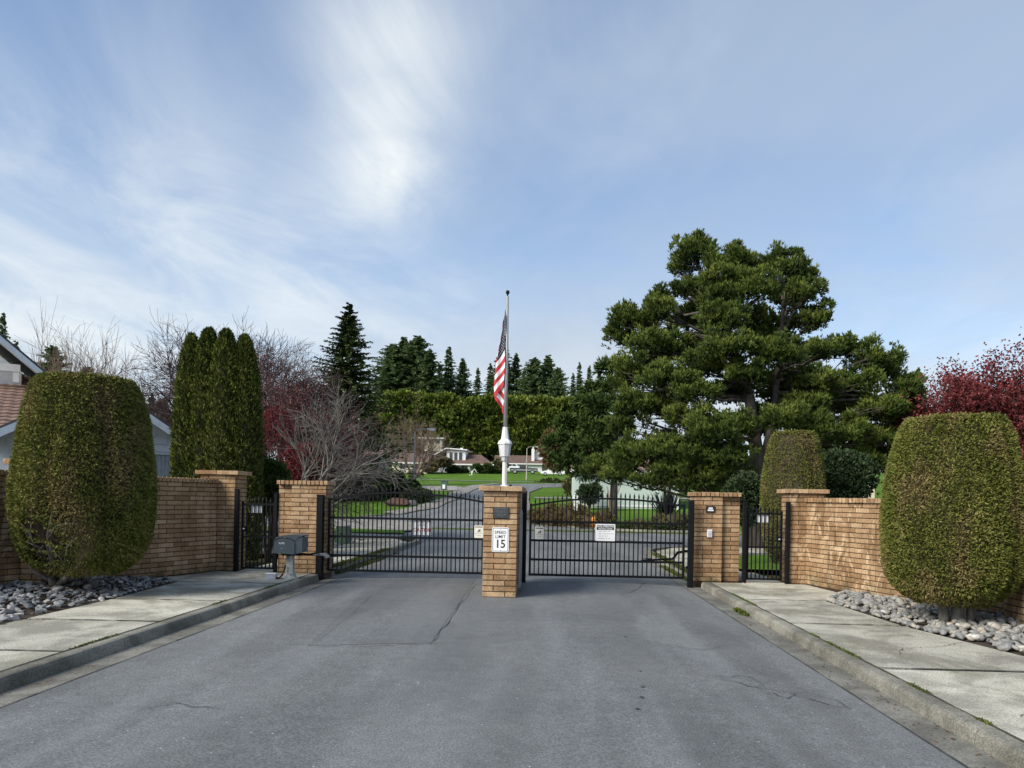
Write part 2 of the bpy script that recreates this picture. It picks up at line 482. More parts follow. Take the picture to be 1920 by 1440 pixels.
# ------------------------------------------------------------------ mesh helpers
class MB:
    def __init__(s):
        s.v, s.f = [], []
    def add(s, V, Fs):
        o = len(s.v)
        s.v.extend([tuple(p) for p in V])
        s.f.extend([tuple(i + o for i in f) for f in Fs])
        return s
    def box(s, x0, x1, y0, y1, z0, z1, rot=None, org=(0, 0, 0)):
        V = [(x, y, z) for z in (z0, z1) for y in (y0, y1) for x in (x0, x1)]
        if rot is not None:
            V = [rot @ Vector(p) for p in V]
        V = [(p[0] + org[0], p[1] + org[1], p[2] + org[2]) for p in V]
        return s.add(V, [(0, 2, 3, 1), (4, 5, 7, 6), (0, 1, 5, 4), (2, 6, 7, 3), (0, 4, 6, 2), (1, 3, 7, 5)])
    def bbox(s, x0, x1, y0, y1, z0, z1, c=0.01):
        """box with chamfered edges"""
        bm = bmesh.new()
        bmesh.ops.create_cube(bm, size=1)
        for v in bm.verts:
            v.co = ((x0 + x1) / 2 + v.co.x * (x1 - x0), (y0 + y1) / 2 + v.co.y * (y1 - y0), (z0 + z1) / 2 + v.co.z * (z1 - z0))
        bmesh.ops.bevel(bm, geom=list(bm.edges), offset=c, segments=1, profile=0.5, affect='EDGES')
        bm.verts.index_update()
        s.add([v.co for v in bm.verts], [[v.index for v in f.verts] for f in bm.faces])
        bm.free()
        return s
    def tube(s, pts, rad, n=6, cap=True):
        pts = [Vector(p) for p in pts]
        if isinstance(rad, (int, float)):
            rad = [rad] * len(pts)
        o = len(s.v)
        k = len(pts)
        for i, p in enumerate(pts):
            t = (pts[min(i + 1, k - 1)] - pts[max(i - 1, 0)]).normalized()
            ref = Vector((0, 0, 1)) if abs(t.z) < 0.9 else Vector((0.8, 0.6, 0))
            a = t.cross(ref).normalized()
            b = t.cross(a)
            for j in range(n):
                q = 2 * math.pi * j / n
                s.v.append(tuple(p + (a * math.cos(q) + b * math.sin(q)) * rad[i]))
        for i in range(k - 1):
            for j in range(n):
                j2 = (j + 1) % n
                s.f.append((o + i * n + j, o + i * n + j2, o + (i + 1) * n + j2, o + (i + 1) * n + j))
        if cap:
            s.f.append(tuple(o + j for j in range(n)))
            s.f.append(tuple(o + (k - 1) * n + n - 1 - j for j in range(n)))
        return s
    def lathe(s, prof, n=16, org=(0, 0, 0), squash=(1, 1)):
        o = len(s.v)
        for r, z in prof:
            for j in range(n):
                q = 2 * math.pi * j / n
                s.v.append((org[0] + r * math.cos(q) * squash[0], org[1] + r * math.sin(q) * squash[1], org[2] + z))
        for i in range(len(prof) - 1):
            for j in range(n):
                j2 = (j + 1) % n
                s.f.append((o + i * n + j, o + i * n + j2, o + (i + 1) * n + j2, o + (i + 1) * n + j))
        s.f.append(tuple(o + n - 1 - j for j in range(n)))
        s.f.append(tuple(o + (len(prof) - 1) * n + j for j in range(n)))
        return s
    def prism(s, poly, y0, y1, axis='y'):
        """poly in (a,b); extruded along y (poly = x,z), x (poly = y,z) or z (poly = x,y)"""
        n = len(poly)
        if axis == 'y':
            V = [(a, y0, b) for a, b in poly] + [(a, y1, b) for a, b in poly]
        elif axis == 'x':
            V = [(y0, a, b) for a, b in poly] + [(y1, a, b) for a, b in poly]
        else:
            V = [(a, b, y0) for a, b in poly] + [(a, b, y1) for a, b in poly]
        Fs = [tuple(range(n)), tuple(range(2 * n - 1, n - 1, -1))]
        Fs += [(i, i + n, (i + 1) % n + n, (i + 1) % n) for i in range(n)]
        return s.add(V, Fs)
    def mesh(s, name):
        me = bpy.data.meshes.new(name)
        me.from_pydata(s.v, [], s.f)
        bm = bmesh.new()
        bm.from_mesh(me)
        bmesh.ops.recalc_face_normals(bm, faces=bm.faces)
        bm.to_mesh(me)
        bm.free()
        return me
    def build(s, name, mat, parent=None, smooth=False, loc=None, rz=0.0):
        me = s.mesh(name)
        return link(name, me, mat, parent, smooth, loc, rz)
def link(name, me, mat, parent=None, smooth=False, loc=None, rz=0.0):
    if mat is not None and not me.materials:
        me.materials.append(MATS[mat])
    if smooth:
        me.polygons.foreach_set('use_smooth', [True] * len(me.polygons))
    o = bpy.data.objects.new(name, me)
    COL.objects.link(o)
    if parent is not None:
        o.parent = parent
    if loc is not None:
        o.location = loc
    if rz:
        o.rotation_euler = (0, 0, rz)
    return o
def tag(o, label, cat, group=None):
    o['label'] = label
    o['category'] = cat
    if group:
        o['group'] = group
    return o
def kind(o, k):
    o['kind'] = k
    return o
def thing(name, label, cat, loc=(0, 0, 0), rz=0.0, group=None):
    o = bpy.data.objects.new(name, None)
    o.empty_display_size = 0.2
    COL.objects.link(o)
    o.location = loc
    o.rotation_euler = (0, 0, rz)
    return tag(o, label, cat, group)
def arr_mesh(name, V, Fq, mat, vals=None):
    """big meshes from arrays; Fq is (m,k) with one k"""
    V = np.asarray(V, dtype=np.float32)
    Fq = np.asarray(Fq, dtype=np.int32)
    me = bpy.data.meshes.new(name)
    m, k = Fq.shape
    me.vertices.add(len(V))
    me.vertices.foreach_set('co', V.ravel())
    me.loops.add(m * k)
    me.loops.foreach_set('vertex_index', Fq.ravel())
    me.polygons.add(m)
    me.polygons.foreach_set('loop_start', np.arange(0, m * k, k, dtype=np.int32))
    if vals is not None:
        a = me.attributes.new('v', 'FLOAT', 'FACE')
        a.data.foreach_set('value', np.asarray(vals, dtype=np.float32))
    me.update(calc_edges=True)
    me.materials.append(MATS[mat])
    return me
def unit(a):
    return a / np.maximum(np.linalg.norm(a, axis=-1, keepdims=True), 1e-9)
class Leaves:
    """collects leaf-shaped blades: base point, direction, length, width"""
    def __init__(s, r=None):
        s.p, s.d, s.l, s.w, s.n, s.val = [], [], [], [], [], []
        s.r = r or rng
    def add(s, p, d, l, w, nrm=None, val=None):
        n = len(p)
        s.p.append(p)
        s.d.append(unit(d))
        s.l.append(np.broadcast_to(l, (n,)))
        s.w.append(np.broadcast_to(w, (n,)))
        s.n.append(s.r.normal(size=(n, 3)) if nrm is None else nrm)
        s.val.append(s.r.random(n) if val is None else np.clip(val, 0, 1))
    def mesh(s, name, mat):
        p, d = np.concatenate(s.p), np.concatenate(s.d)
        l, w = np.concatenate(s.l)[:, None], np.concatenate(s.w)[:, None]
        nn, val = np.concatenate(s.n), np.concatenate(s.val)
        side = unit(np.cross(d, nn))
        up = np.cross(side, d)
        n = len(p)
        V = np.empty((n, 4, 3))
        V[:, 0] = p
        V[:, 1] = p + d * l * 0.5 + side * w * 0.5 + up * w * 0.12
        V[:, 2] = p + d * l
        V[:, 3] = p + d * l * 0.5 - side * w * 0.5 + up * w * 0.12
        return arr_mesh(name, V.reshape(-1, 3), np.arange(n * 4).reshape(n, 4), mat, val)
def sph(n, r=None):
    return unit((r or rng).normal(size=(n, 3)))
def text(body, size, mat, parent, loc, name='lettering', rot=(math.pi / 2, 0, 0), bold=0.0, sx=1.0, space=1.0):
    cu = bpy.data.curves.new('t', 'FONT')
    cu.body = body
    cu.size = size
    cu.align_x = 'CENTER'
    cu.align_y = 'CENTER'
    cu.offset = bold * size
    cu.space_character = space
    cu.resolution_u = 3
    o = bpy.data.objects.new('t', cu)
    COL.objects.link(o)
    dg = bpy.context.evaluated_depsgraph_get()
    dg.update()
    me = bpy.data.meshes.new_from_object(o.evaluated_get(dg))
    bpy.data.objects.remove(o)
    bpy.data.curves.remove(cu)
    me.materials.clear()
    r = link(name, me, mat, parent)
    r.location = loc
    r.rotation_euler = rot
    r.scale = (sx, 1, 1)
    return r

# ------------------------------------------------------------------ land, roads, pavements
ROWS = [-60, -20, 0, 10, 20, 30, 40, 43, 44, 46] + [49 + 3 * i for i in range(125)] + [600, 1000, 2500]
def gz(Y):
    return hz(Y) - (0.14 if Y < 44 else 0.0)
XS = [-2500, -700, -250, -120, -60, -30, -15, 0, 15, 30, 60, 120, 250, 700, 2500]
V = [(x, y, gz(y)) for y in ROWS for x in XS]
nx = len(XS)
Fg = [(j * nx + i, j * nx + i + 1, (j + 1) * nx + i + 1, (j + 1) * nx + i) for j in range(len(ROWS) - 1) for i in range(nx - 1)]
kind(link('ground', arr_mesh('ground', V, Fg, 'ground_cover'), None), 'structure')

def drape(name, pts, mat, zf, parent=None):
    bm = bmesh.new()
    f = bm.faces.new([bm.verts.new((p[0], p[1], 0)) for p in pts])
    ys = [p[1] for p in pts]
    for y in ROWS + [47.5]:
        if min(ys) + 0.02 < y < max(ys) - 0.02:
            bmesh.ops.bisect_plane(bm, geom=bm.verts[:] + bm.edges[:] + bm.faces[:], plane_co=(0, y, 0), plane_no=(0, 1, 0))
    bmesh.ops.triangulate(bm, faces=bm.faces[:])
    for v in bm.verts:
        v.co.z = zf(v.co.y)
    bmesh.ops.recalc_face_normals(bm, faces=bm.faces[:])
    if sum(f.normal.z for f in bm.faces) < 0:
        bmesh.ops.reverse_faces(bm, faces=bm.faces[:])
    me = bpy.data.meshes.new(name)
    bm.to_mesh(me)
    bm.free()
    return link(name, me, mat, parent)
def sweep(pts, prof, zf):
    """profile (offset to the left of travel, height) along a polyline"""
    pts = [Vector((p[0], p[1])) for p in pts]
    V, Fs, k = [], [], len(prof)
    for i, p in enumerate(pts):
        t = Vector((0, 0))
        if i > 0:
            t += (p - pts[i - 1]).normalized()
        if i < len(pts) - 1:
            t += (pts[i + 1] - p).normalized()
        t.normalize()
        n = Vector((-t.y, t.x))
        for o, z in prof:
            q = p + n * o
            V.append((q.x, q.y, zf(q.y) + z))
    for i in range(len(pts) - 1):
        for j in range(k):
            Fs.append((i * k + j, i * k + (j + 1) % k, (i + 1) * k + (j + 1) % k, (i + 1) * k + j))
    Fs += [tuple(range(k)), tuple((len(pts) - 1) * k + k - 1 - j for j in range(k))]
    return MB().add(V, Fs)
flat = lambda y: 0.0

KL, KR = -5.15, 3.48              # feet of the two kerbs
AL, AR = -4.74, 3.10              # where the asphalt meets the gutter pans
XC = -0.82
def road_z(x, y):
    c = -0.075 * ((x - XC) / 3.95) ** 2
    f = min(1, max(0, (y - 19) / 6))
    return c * (1 - f) - 0.05 * f
ys = [-40, -20] + [-10 + 0.5 * i for i in range(71)]
xs = np.linspace(AL, AR, 17)
V = [(x, y, road_z(x, y)) for y in ys for x in xs]
n = len(xs)
road = link('road', arr_mesh('road', V, [(j * n + i, j * n + i + 1, (j + 1) * n + i + 1, (j + 1) * n + i) for j in range(len(ys) - 1) for i in range(n - 1)], 'asphalt'), None, smooth=True)
kind(road, 'structure')
def on_road(px, py, up):
    p = GT(px, py, 0)
    for _ in range(4):
        p = GT(px, py, road_z(p.x, p.y))
    return Vector((p.x, p.y, road_z(p.x, p.y) + up))
# darker repair strip in the left lane and the dark lines round it
q = [on_road(*p, 0) for p in ((576, 1211), (705, 1085), (893, 1085), (808, 1206))]
V, Fs, N = [], [], 14
for i in range(N + 1):
    for j in range(N + 1):
        a, b_ = i / N, j / N
        p = q[0].lerp(q[1], b_).lerp(q[3].lerp(q[2], b_), a)
        V.append((p.x, p.y, road_z(p.x, p.y) + 0.004))
for i in range(N):
    for j in range(N):
        Fs.append((i * (N + 1) + j, (i + 1) * (N + 1) + j, (i + 1) * (N + 1) + j + 1, i * (N + 1) + j + 1))
kind(link('asphalt_patch', arr_mesh('asphalt_patch', V, Fs, 'asphalt_patch'), None, road), 'structure')
def crack(pix, w, jit=0.02, steps=5):
    pts = []
    for (a, b_) in zip(pix[:-1], pix[1:]):
        p0, p1 = on_road(*a, 0), on_road(*b_, 0)
        for k in range(steps):
            p = p0.lerp(p1, k / steps)
            pts.append((p.x + random.uniform(-jit, jit), p.y + random.uniform(-jit, jit) * 2))
    p = on_road(*pix[-1], 0)
    pts.append((p.x, p.y))
    V, Fs = [], []
    for i, p in enumerate(pts):
        a = Vector(pts[max(0, i - 1)])
        b_ = Vector(pts[min(len(pts) - 1, i + 1)])
        t = (b_ - a).normalized()
        ww = w * 0.62 * random.uniform(0.3, 1.3) * (0.3 if i in (0, len(pts) - 1) else 1)
        for sgn in (-1, 1):
            x, y = p[0] - t.y * sgn * ww / 2, p[1] + t.x * sgn * ww / 2
            V.append((x, y, road_z(x, y) + 0.009))
    for i in range(len(pts) - 1):
        Fs.append((2 * i, 2 * i + 1, 2 * i + 3, 2 * i + 2))
    me = MB().add(V, Fs).mesh('crack')
    link('crack', me, 'crack_tar', road)
crack([(574, 1213), (700, 1212), (790, 1208), (836, 1206)], 0.022)
crack([(808, 1206), (830, 1180), (850, 1150), (880, 1112), (895, 1095)], 0.022, 0.03)
crack([(590, 1207), (650, 1160), (703, 1112)], 0.012)
crack([(640, 1143), (700, 1141), (755, 1140)], 0.012)
crack([(600, 1094), (660, 1092), (760, 1090), (905, 1095)], 0.012)
crack([(1055, 1107), (1120, 1112), (1205, 1117), (1270, 1115)], 0.014)
crack([(1228, 1205), (1262, 1214), (1320, 1219), (1358, 1213), (1340, 1205)], 0.012)
crack([(1340, 1272), (1420, 1290), (1480, 1300), (1560, 1325), (1600, 1330), (1560, 1310), (1500, 1296), (1480, 1312), (1450, 1300)], 0.020)
crack([(1345, 1270), (1400, 1268), (1430, 1285), (1390, 1290)], 0.016)
crack([(265, 1330), (330, 1320), (420, 1332)], 0.02)
crack([(1490, 1188), (1440, 1187), (1390, 1186)], 0.008)
crack([(1215, 1088), (1195, 1105), (1160, 1118)], 0.016)
# gutter pans
for sgn, x0, x1 in ((-1, KL, AL), (1, AR, KR)):
    V, Fs = [], []
    for i, y in enumerate(ys):
        for x in (x0, (x0 + x1) / 2, x1):
            e = AL if sgn < 0 else AR
            f = abs(x - e) / 0.4
            V.append((x, y, road_z(e, y) * (1 - f) - 0.092 * f + 0.003 * (1 - f)))
    for i in range(len(ys) - 1):
        for j in range(2):
            Fs.append((3 * i + j, 3 * i + j + 1, 3 * i + 4 + j, 3 * i + 3 + j))
    kind(link('gutter', arr_mesh('gutter', V, Fs, 'gutter'), None), 'structure')
    # cracks across the pan and where it meets the asphalt
    e = AL if sgn < 0 else AR
    mb = MB()
    y = 4.0
    while y < 17:
        y2 = y + random.uniform(0.3, 0.9)
        w0, w1 = random.uniform(0.001, 0.010), random.uniform(0.001, 0.010)
        z0, z1 = road_z(e, y) + 0.010, road_z(e, y2) + 0.010
        mb.add([(e - w0, y, z0), (e + w0, y, z0), (e + w1, y2, z1), (e - w1, y2, z1)], [(0, 1, 2, 3)])
        y = y2
    mb.build('edge_crack', 'crack_tar', road)
# kerbs, cast in lengths
KPROF = [(0, -0.2), (0, -0.09), (-0.012, 0.005), (-0.03, 0.036), (-0.06, 0.046), (-0.18, 0.046), (-0.18, -0.2)]
def kerb_run(pts, group, prof=KPROF, seg=2.6, zf=flat, mat='kerb'):
    root = bpy.data.objects.new('kerb', None)
    COL.objects.link(root)
    kind(root, 'structure')
    cur, acc = [Vector(pts[0])], 0.0
    runs = []
    for a, b_ in zip(pts[:-1], pts[1:]):
        a, b_ = Vector(a), Vector(b_)
        L = (b_ - a).length
        d = (b_ - a) / L
        pos = 0.0
        while L - pos > seg - acc:
            pos += seg - acc
            p = a + d * pos
            runs.append(cur + [p - d * 0.006])
            cur, acc = [p + d * 0.006], 0.0
        acc += L - pos
        cur = cur + [b_]
    if len(cur) > 1 and acc > 0.1:
        runs.append(cur)
    for r_ in runs:
        rr = [r_[0]]
        for a in r_[1:]:
            if (a - rr[-1]).length > 0.02:
                rr.append(a)
        if len(rr) > 1:
            sweep(rr, prof, zf).build('kerb_stone', mat, root)
    return root
def arc(cx, cy, r, a0, a1, n=8):
    return [(cx + r * math.cos(R(a0 + (a1 - a0) * i / n)), cy + r * math.sin(R(a0 + (a1 - a0) * i / n))) for i in range(n + 1)]
kerb_run([(KR, -12), (KR, 16.95)], 'r')
kerb_run([(KL, 16.75), (KL, -12)], 'l')
zin = lambda y: (-0.004 if y < 43 else hz(y) + 0.02)
INP = [(0, -0.2), (0, -0.06), (-0.02, 0.09), (-0.05, 0.10), (-0.18, 0.10), (-0.18, -0.2)]
kerb_run([(KR, 17.7), (KR, 24.5)] + arc(KR + 4.6, 26.2, 4.6, 180, 92)[1:] + [(26, 30.8)], 'ri', INP, 4)
kerb_run([(60, 44.6), (5.5, 45.0), (2.0, 46.3), (-0.2, 49.5), (-1.2, 56), (-1.9, 70), (-2.2, 84), (-0.8, 96)], 'rf', INP, 6, zin)
kerb_run([(-6.2, 104), (-8.2, 97), (-8.6, 84), (-8.4, 72), (-9.3, 60), (-10.4, 54), (-13, 51.5)], 'lf', INP, 6, zin)
kerb_run([(-6.3, 33.8), (-5.5, 32.4), (KL, 30.0), (KL, 17.6)], 'li', INP, 4)

# sidewalks: slabs
def sidewalk(name, slabs, z=0.045):
    root = bpy.data.objects.new(name, None)
    COL.objects.link(root)
    kind(root, 'structure')
    for poly in slabs:
        c = Vector((sum(p[0] for p in poly) / len(poly), sum(p[1] for p in poly) / len(poly)))
        inset = [Vector(p) + (c - Vector(p)).normalized() * 0.030 for p in poly]
        zz_ = random.uniform(-0.004, 0.004)
        n_ = len(inset)
        ch = [p + (c - p).normalized() * 0.016 for p in inset]
        V = [(p.x, p.y, -0.12) for p in inset] + [(p.x, p.y, z - 0.012 + zz_) for p in inset] + [(p.x, p.y, z + zz_) for p in ch]
        Fs = [(i + n_ * k, (i + 1) % n_ + n_ * k, (i + 1) % n_ + n_ * (k + 1), i + n_ * (k + 1)) for k in (0, 1) for i in range(n_)] + [tuple(range(2 * n_, 3 * n_))]
        MB().add(V, Fs).build('slab', 'sidewalk', root)
    return root
WL0, WL1 = Vector((-7.62, 17.0)), Vector((-9.20, 12.35))    # road face of the left wall
WR0, WR1 = Vector((5.78, 17.0)), Vector((7.30, 11.6))       # road face of the right wall
def wall_x(w0, w1, y):
    return w0.x + (w1.x - w0.x) * (w0.y - y) / (w0.y - w1.y)
yl = [-8, -5.4, -3.0, -0.8, 1.4, 3.6, 5.8, 8.05, 10.1, 12.2, 14.8, 16.9]
oxl = lambda y: -7.26 if y < 13 else (-7.42 if y < 16 else -7.64)
sl = []
for a, b_ in zip(yl[:-1], yl[1:]):
    k = KL - 0.19
    if a > 14:
        sl.append([(k, a), (k, b_), (-7.62, b_), (-7.9, 16), (-8.30, 15.0), (-7.46, a)])
    else:
        sl.append([(k, a), (k, b_ + 0.05), (oxl(b_), b_ - 0.05), (oxl(a), a)])
sl.append([(-6.25, 16.92), (-6.25, 19.3), (-7.2, 19.3), (-7.2, 16.92)])
sidewalk('sidewalk_left', sl)
yr = [-8, -5.2, -2.6, 0, 2.7, 5.5, 8.4, 11.4, 14.1, 16.95]
oxr = lambda y: 6.3 if y < 6 else (6.02 if y < 9 else (5.34 if y < 12 else 5.20))
sr = []
for a, b_ in zip(yr[:-1], yr[1:]):
    k = KR + 0.19
    if a > 14:
        sr.append([(k, a), (5.22, a), (5.98, 15.5), (5.80, b_), (k, b_)])
    elif 8 < a < 9:
        sr.append([(k, a), (6.02, a), (5.60, 10.3), (5.36, b_), (k, b_)])
    else:
        sr.append([(k, a), (oxr(a), a + 0.03), (oxr(b_), b_ + 0.03), (k, b_)])
sr.append([(4.5, 16.97), (5.4, 16.97), (5.4, 19.6), (4.5, 19.6)])
sidewalk('sidewalk_right', sr)
sl = []
for i in range(6):
    a = 17.7 + 2.2 * i
    if a < 19:
        sl.append([(KL - 0.2, a), (KL - 0.2, a + 2.2), (-6.9, a + 2.2), (-6.2, a)])
    else:
        sl.append([(KL - 0.2 if a < 30 else -6.3, a), (KL - 0.2 if a < 28 else -6.3, a + 2.2), (-7.3, a + 2.2), (-7.3, a)])
sl.append([(-6.4, 31.2), (-6.6, 34.5), (-12, 35.5), (-12, 31.0), (-7.3, 31.0)])
sidewalk('sidewalk_inside_left', sl, 0.09)
sidewalk('sidewalk_inside_right', [[(KR + 0.2, 17.8), (5.0, 17.9), (5.0, 20.4), (KR + 0.2, 20.3)], [(KR + 0.2, 20.3), (5.0, 20.4), (5.2, 23.6), (KR + 0.2, 23.4)],
                                   [(KR + 0.2, 23.4), (5.2, 23.6), (6.3, 26.2), (KR + 1.4, 28.8), (KR + 0.4, 26.8)],
                                   [(6.3, 26.2), (9, 27.8), (9, 30.4), (7.8, 30.4), (KR + 1.4, 28.8)], [(9, 27.8), (13, 28), (13, 30.4), (9, 30.4)]], 0.09)
def joint_line(parent, pts, w, z=0.0515, name='joint', mat='joint_dirt', jit=0.006, n=14):
    P_ = []
    for a, b_ in zip(pts[:-1], pts[1:]):
        for k in range(n):
            f = k / n
            P_.append((a[0] + (b_[0] - a[0]) * f + random.uniform(-jit, jit), a[1] + (b_[1] - a[1]) * f + random.uniform(-jit, jit)))
    P_.append(pts[-1])
    V, Fs = [], []
    for i, p in enumerate(P_):
        a, b_ = Vector(P_[max(0, i - 1)]), Vector(P_[min(len(P_) - 1, i + 1)])
        t = (b_ - a).normalized()
        ww = w * random.uniform(0.55, 1.3) / 2
        for sg_ in (-1, 1):
            V.append((p[0] - t.y * sg_ * ww, p[1] + t.x * sg_ * ww, z))
    Fs = [(2 * i, 2 * i + 1, 2 * i + 3, 2 * i + 2) for i in range(len(P_) - 1)]
    MB().add(V, Fs).build(name, mat, parent)
swl, swr = bpy.data.objects['sidewalk_left'], bpy.data.objects['sidewalk_right']
for y in yl[2:-1]:
    joint_line(swl, [(KL - 0.2, y + 0.02), (oxl(y) if y < 14 else -7.5, y - 0.02)], 0.042)
for y in yr[2:-1]:
    joint_line(swr, [(KR + 0.2, y), (oxr(y) - 0.02 if y < 14 else 5.22, y + 0.02)], 0.042)
joint_line(swl, [(KL - 0.188, -2), (KL - 0.188, 6), (KL - 0.188, 16.8)], 0.030, n=40)
joint_line(swr, [(KR + 0.188, -2), (KR + 0.188, 6), (KR + 0.188, 16.9)], 0.030, n=40)
joint_line(swr, [(4.25, 9.2), (4.5, 9.6), (5.0, 9.75), (5.5, 10.1)], 0.010, name='crack', jit=0.03)
joint_line(swr, [(4.1, 6.6), (4.6, 7.1), (5.0, 7.9)], 0.010, name='crack', jit=0.03)
# oil drips in the right lane
for px, py, r_ in ((1172, 1195, 0.03), (1175, 1202, 0.022), (1157, 1258, 0.018), (1200, 1260, 0.024), (1204, 1289, 0.035), (1203, 1309, 0.034), (1196, 1331, 0.036), (712, 1163, 0.03), (1447, 1212, 0.03)):
    c_ = on_road(px, py, 0)
    V = []
    for j in range(9):
        a = 2 * math.pi * j / 9
        q = r_ * 0.62 * random.uniform(0.5, 1.3)
        x, y = c_.x + q * math.cos(a) * 1.3, c_.y + q * math.sin(a)
        V.append((x, y, road_z(x, y) + 0.012))
    MB().add(V, [tuple(range(9))]).build('oil_spot', 'oil', road)
# the street inside the gate: straight on up the hill and off to the right
zroad = lambda y: (-0.05 if y < 43 else (hz(y) - 0.05 + 0.08 * min(1, (y - 43) / 3)))
inner = [(AL - 0.4, 25.0), (KL, 30.0), (-5.5, 32.4), (-6.3, 33.8), (-20, 35.6), (-24, 50.3), (-13, 51.5), (-10.4, 54), (-9.3, 60), (-8.4, 72), (-8.6, 84), (-8.2, 97), (-6.2, 104),
         (10, 113), (40, 118), (40, 108), (12, 104), (-0.8, 96), (-2.2, 84), (-1.9, 70), (-1.2, 56), (-0.2, 49.5), (2.0, 46.3), (5.5, 45.0), (60, 44.6), (60, 30.9), (26, 30.8)]
inner += [(x, y) for x, y in reversed(arc(KR + 4.6, 26.2, 4.6, 180, 92))] + [(KR, 25.0)]
kind(drape('inner_street', inner, 'asphalt', zroad), 'structure')
# lawns, drives and beds inside the gate
zl = lambda d: (lambda y: (0.06 if y < 43 else hz(y) + 0.05) + d)
kind(drape('lawn', [(-30, 36), (-12.2, 36.0), (-6.9, 36.2), (-7.6, 39.5), (-12, 41.0), (-30, 41.5)], 'lawn', lambda y: 0.075), 'structure')
kind(drape('driveway', [(-30, 41.7), (-12, 41.2), (-7.6, 39.6), (-6.9, 41), (-9, 49.0), (-13, 49.8), (-30, 48)], 'driveway', lambda y: 0.05 + hz(y)), 'structure')
kind(drape('path', [(-8.9, 60), (-8.75, 84), (-8.4, 97), (-6.4, 104), (-7.6, 104.4), (-10.2, 97), (-10.6, 84), (-10.1, 72), (-10.9, 60.2), (-12.2, 55), (-10.9, 53.8)], 'driveway', zl(0.05)), 'structure')
kind(drape('driveway', [(-10.6, 84), (-10.5, 94), (-15, 95), (-24, 93), (-24, 86), (-15, 85)], 'driveway', zl(0.02)), 'structure')
kind(drape('path', [(-60, 121), (-6, 112), (14, 119), (50, 124), (50, 122.6), (14, 117.6), (-6, 110.6), (-60, 119)], 'driveway', zl(0.02)), 'structure')
kind(drape('path', [(-1.2, 74), (-1.3, 76), (10, 78.5), (30, 81), (30, 79), (10, 76.5)], 'driveway', zl(0.02)), 'structure')
kind(drape('lawn', [(5.1, 20.8), (12, 20.2), (12, 27.2), (9, 27.6), (6.5, 26), (5.25, 23.5)], 'lawn', lambda y: 0.03), 'structure')

# moss along the joints behind the kerbs
def tufts(name, lines, nper, spread, size, mat, h=0.02):
    L = Leaves()
    for (x0, y0, z0), (x1, y1, z1) in lines:
        n_ = int(nper * math.hypot(x1 - x0, y1 - y0))
        t_ = rng.random(n_)
        p = np.stack([x0 + (x1 - x0) * t_, y0 + (y1 - y0) * t_, np.full(n_, z0)], 1)
        p[:, :2] += rng.normal(size=(n_, 2)) * spread
        d = sph(n_)
        d[:, 2] = np.abs(d[:, 2]) + 0.2
        L.add(p, d, rng.uniform(0.5, 1.2, n_) * size, size * 0.6)
    return kind(link(name, L.mesh(name, mat), None), 'stuff')
ml = []
for y0, y1 in ((8.0, 9.3), (7.2, 7.5), (6.3, 6.6), (5.6, 6.0), (12.5, 14.8)):
    ml.append(((KR + 0.185, y0, 0.03), (KR + 0.185, y1, 0.03)))
for y0, y1 in ((8.1, 9.2), (9.6, 10.2), (12.0, 12.5), (13.5, 14.6)):
    ml.append(((KL - 0.185, y0, 0.03), (KL - 0.185, y1, 0.03)))
for y in (14.8, 12.2, 10.1, 8.05, 5.8):
    ml.append(((-7.2, y, 0.02), (-5.4, y, 0.02)))
for y in (14.1, 11.4, 8.4, 5.5):
    ml.append(((3.7, y, 0.02), (5.3, y, 0.02)))
ml.append(((KL - 0.19, 5, 0.02), (KL - 0.19, 16, 0.02)))
ml.append(((KR + 0.19, 5, 0.02), (KR + 0.19, 16, 0.02)))
tufts('moss', ml, 520, 0.012, 0.022, 'joint_moss')
ml = [((KR + 0.19, a, 0.045), (KR + 0.19, b_, 0.045)) for a, b_ in ((8.9, 9.9), (10.2, 10.5), (7.3, 7.7), (6.3, 6.5), (13.2, 14.9))]
ml += [((KL - 0.19, a, 0.045), (KL - 0.19, b_, 0.045)) for a, b_ in ((8.2, 9.1), (11.8, 12.3), (14.0, 14.8))]
tufts('kerb_moss', ml, 520, 0.014, 0.024, 'moss')
ml = [((KL - 0.1, 17.9, 0.09), (KL - 0.1, 24.5, 0.09)), ((KR + 0.1, 17.9, 0.09), (KR + 0.12, 25, 0.09)), ((KR + 0.02, 17.6, -0.06), (KR - 0.05, 22, -0.05)), ((KR - 0.01, 12.9, -0.085), (KR - 0.01, 13.6, -0.085)), ((KL - 0.01, 18, -0.05), (KL + 0.1, 23, -0.05))]
tufts('kerb_grass', ml, 700, 0.05, 0.06, 'moss')

# ------------------------------------------------------------------ rock beds
def rock_mesh(seed, rnd):
    r_ = np.random.default_rng(seed)
    bm = bmesh.new()
    if rnd:
        bmesh.ops.create_icosphere(bm, subdivisions=2, radius=1)
        for v in bm.verts:
            v.co *= 1 + r_.normal() * 0.10
        # a second ring of points keeps it round at low cost
        for v in bm.verts:
            v.co.x *= 1.25
            v.co.z *= 0.72
    else:
        for _ in range(17):
            p = r_.normal(size=3)
            p /= np.linalg.norm(p)
            p *= r_.uniform(0.8, 1.1)
            bm.verts.new((p[0] * 1.25, p[1] * 0.95, p[2] * 0.55))
        h = bmesh.ops.convex_hull(bm, input=bm.verts[:])
        bmesh.ops.delete(bm, geom=[e for e in h['geom_interior'] if isinstance(e, bmesh.types.BMVert)], context='VERTS')
    bmesh.ops.recalc_face_normals(bm, faces=bm.faces[:])
    me = bpy.data.meshes.new('stone')
    bm.to_mesh(me)
    bm.free()
    a = me.attributes.new('v', 'FLOAT', 'FACE')
    return me
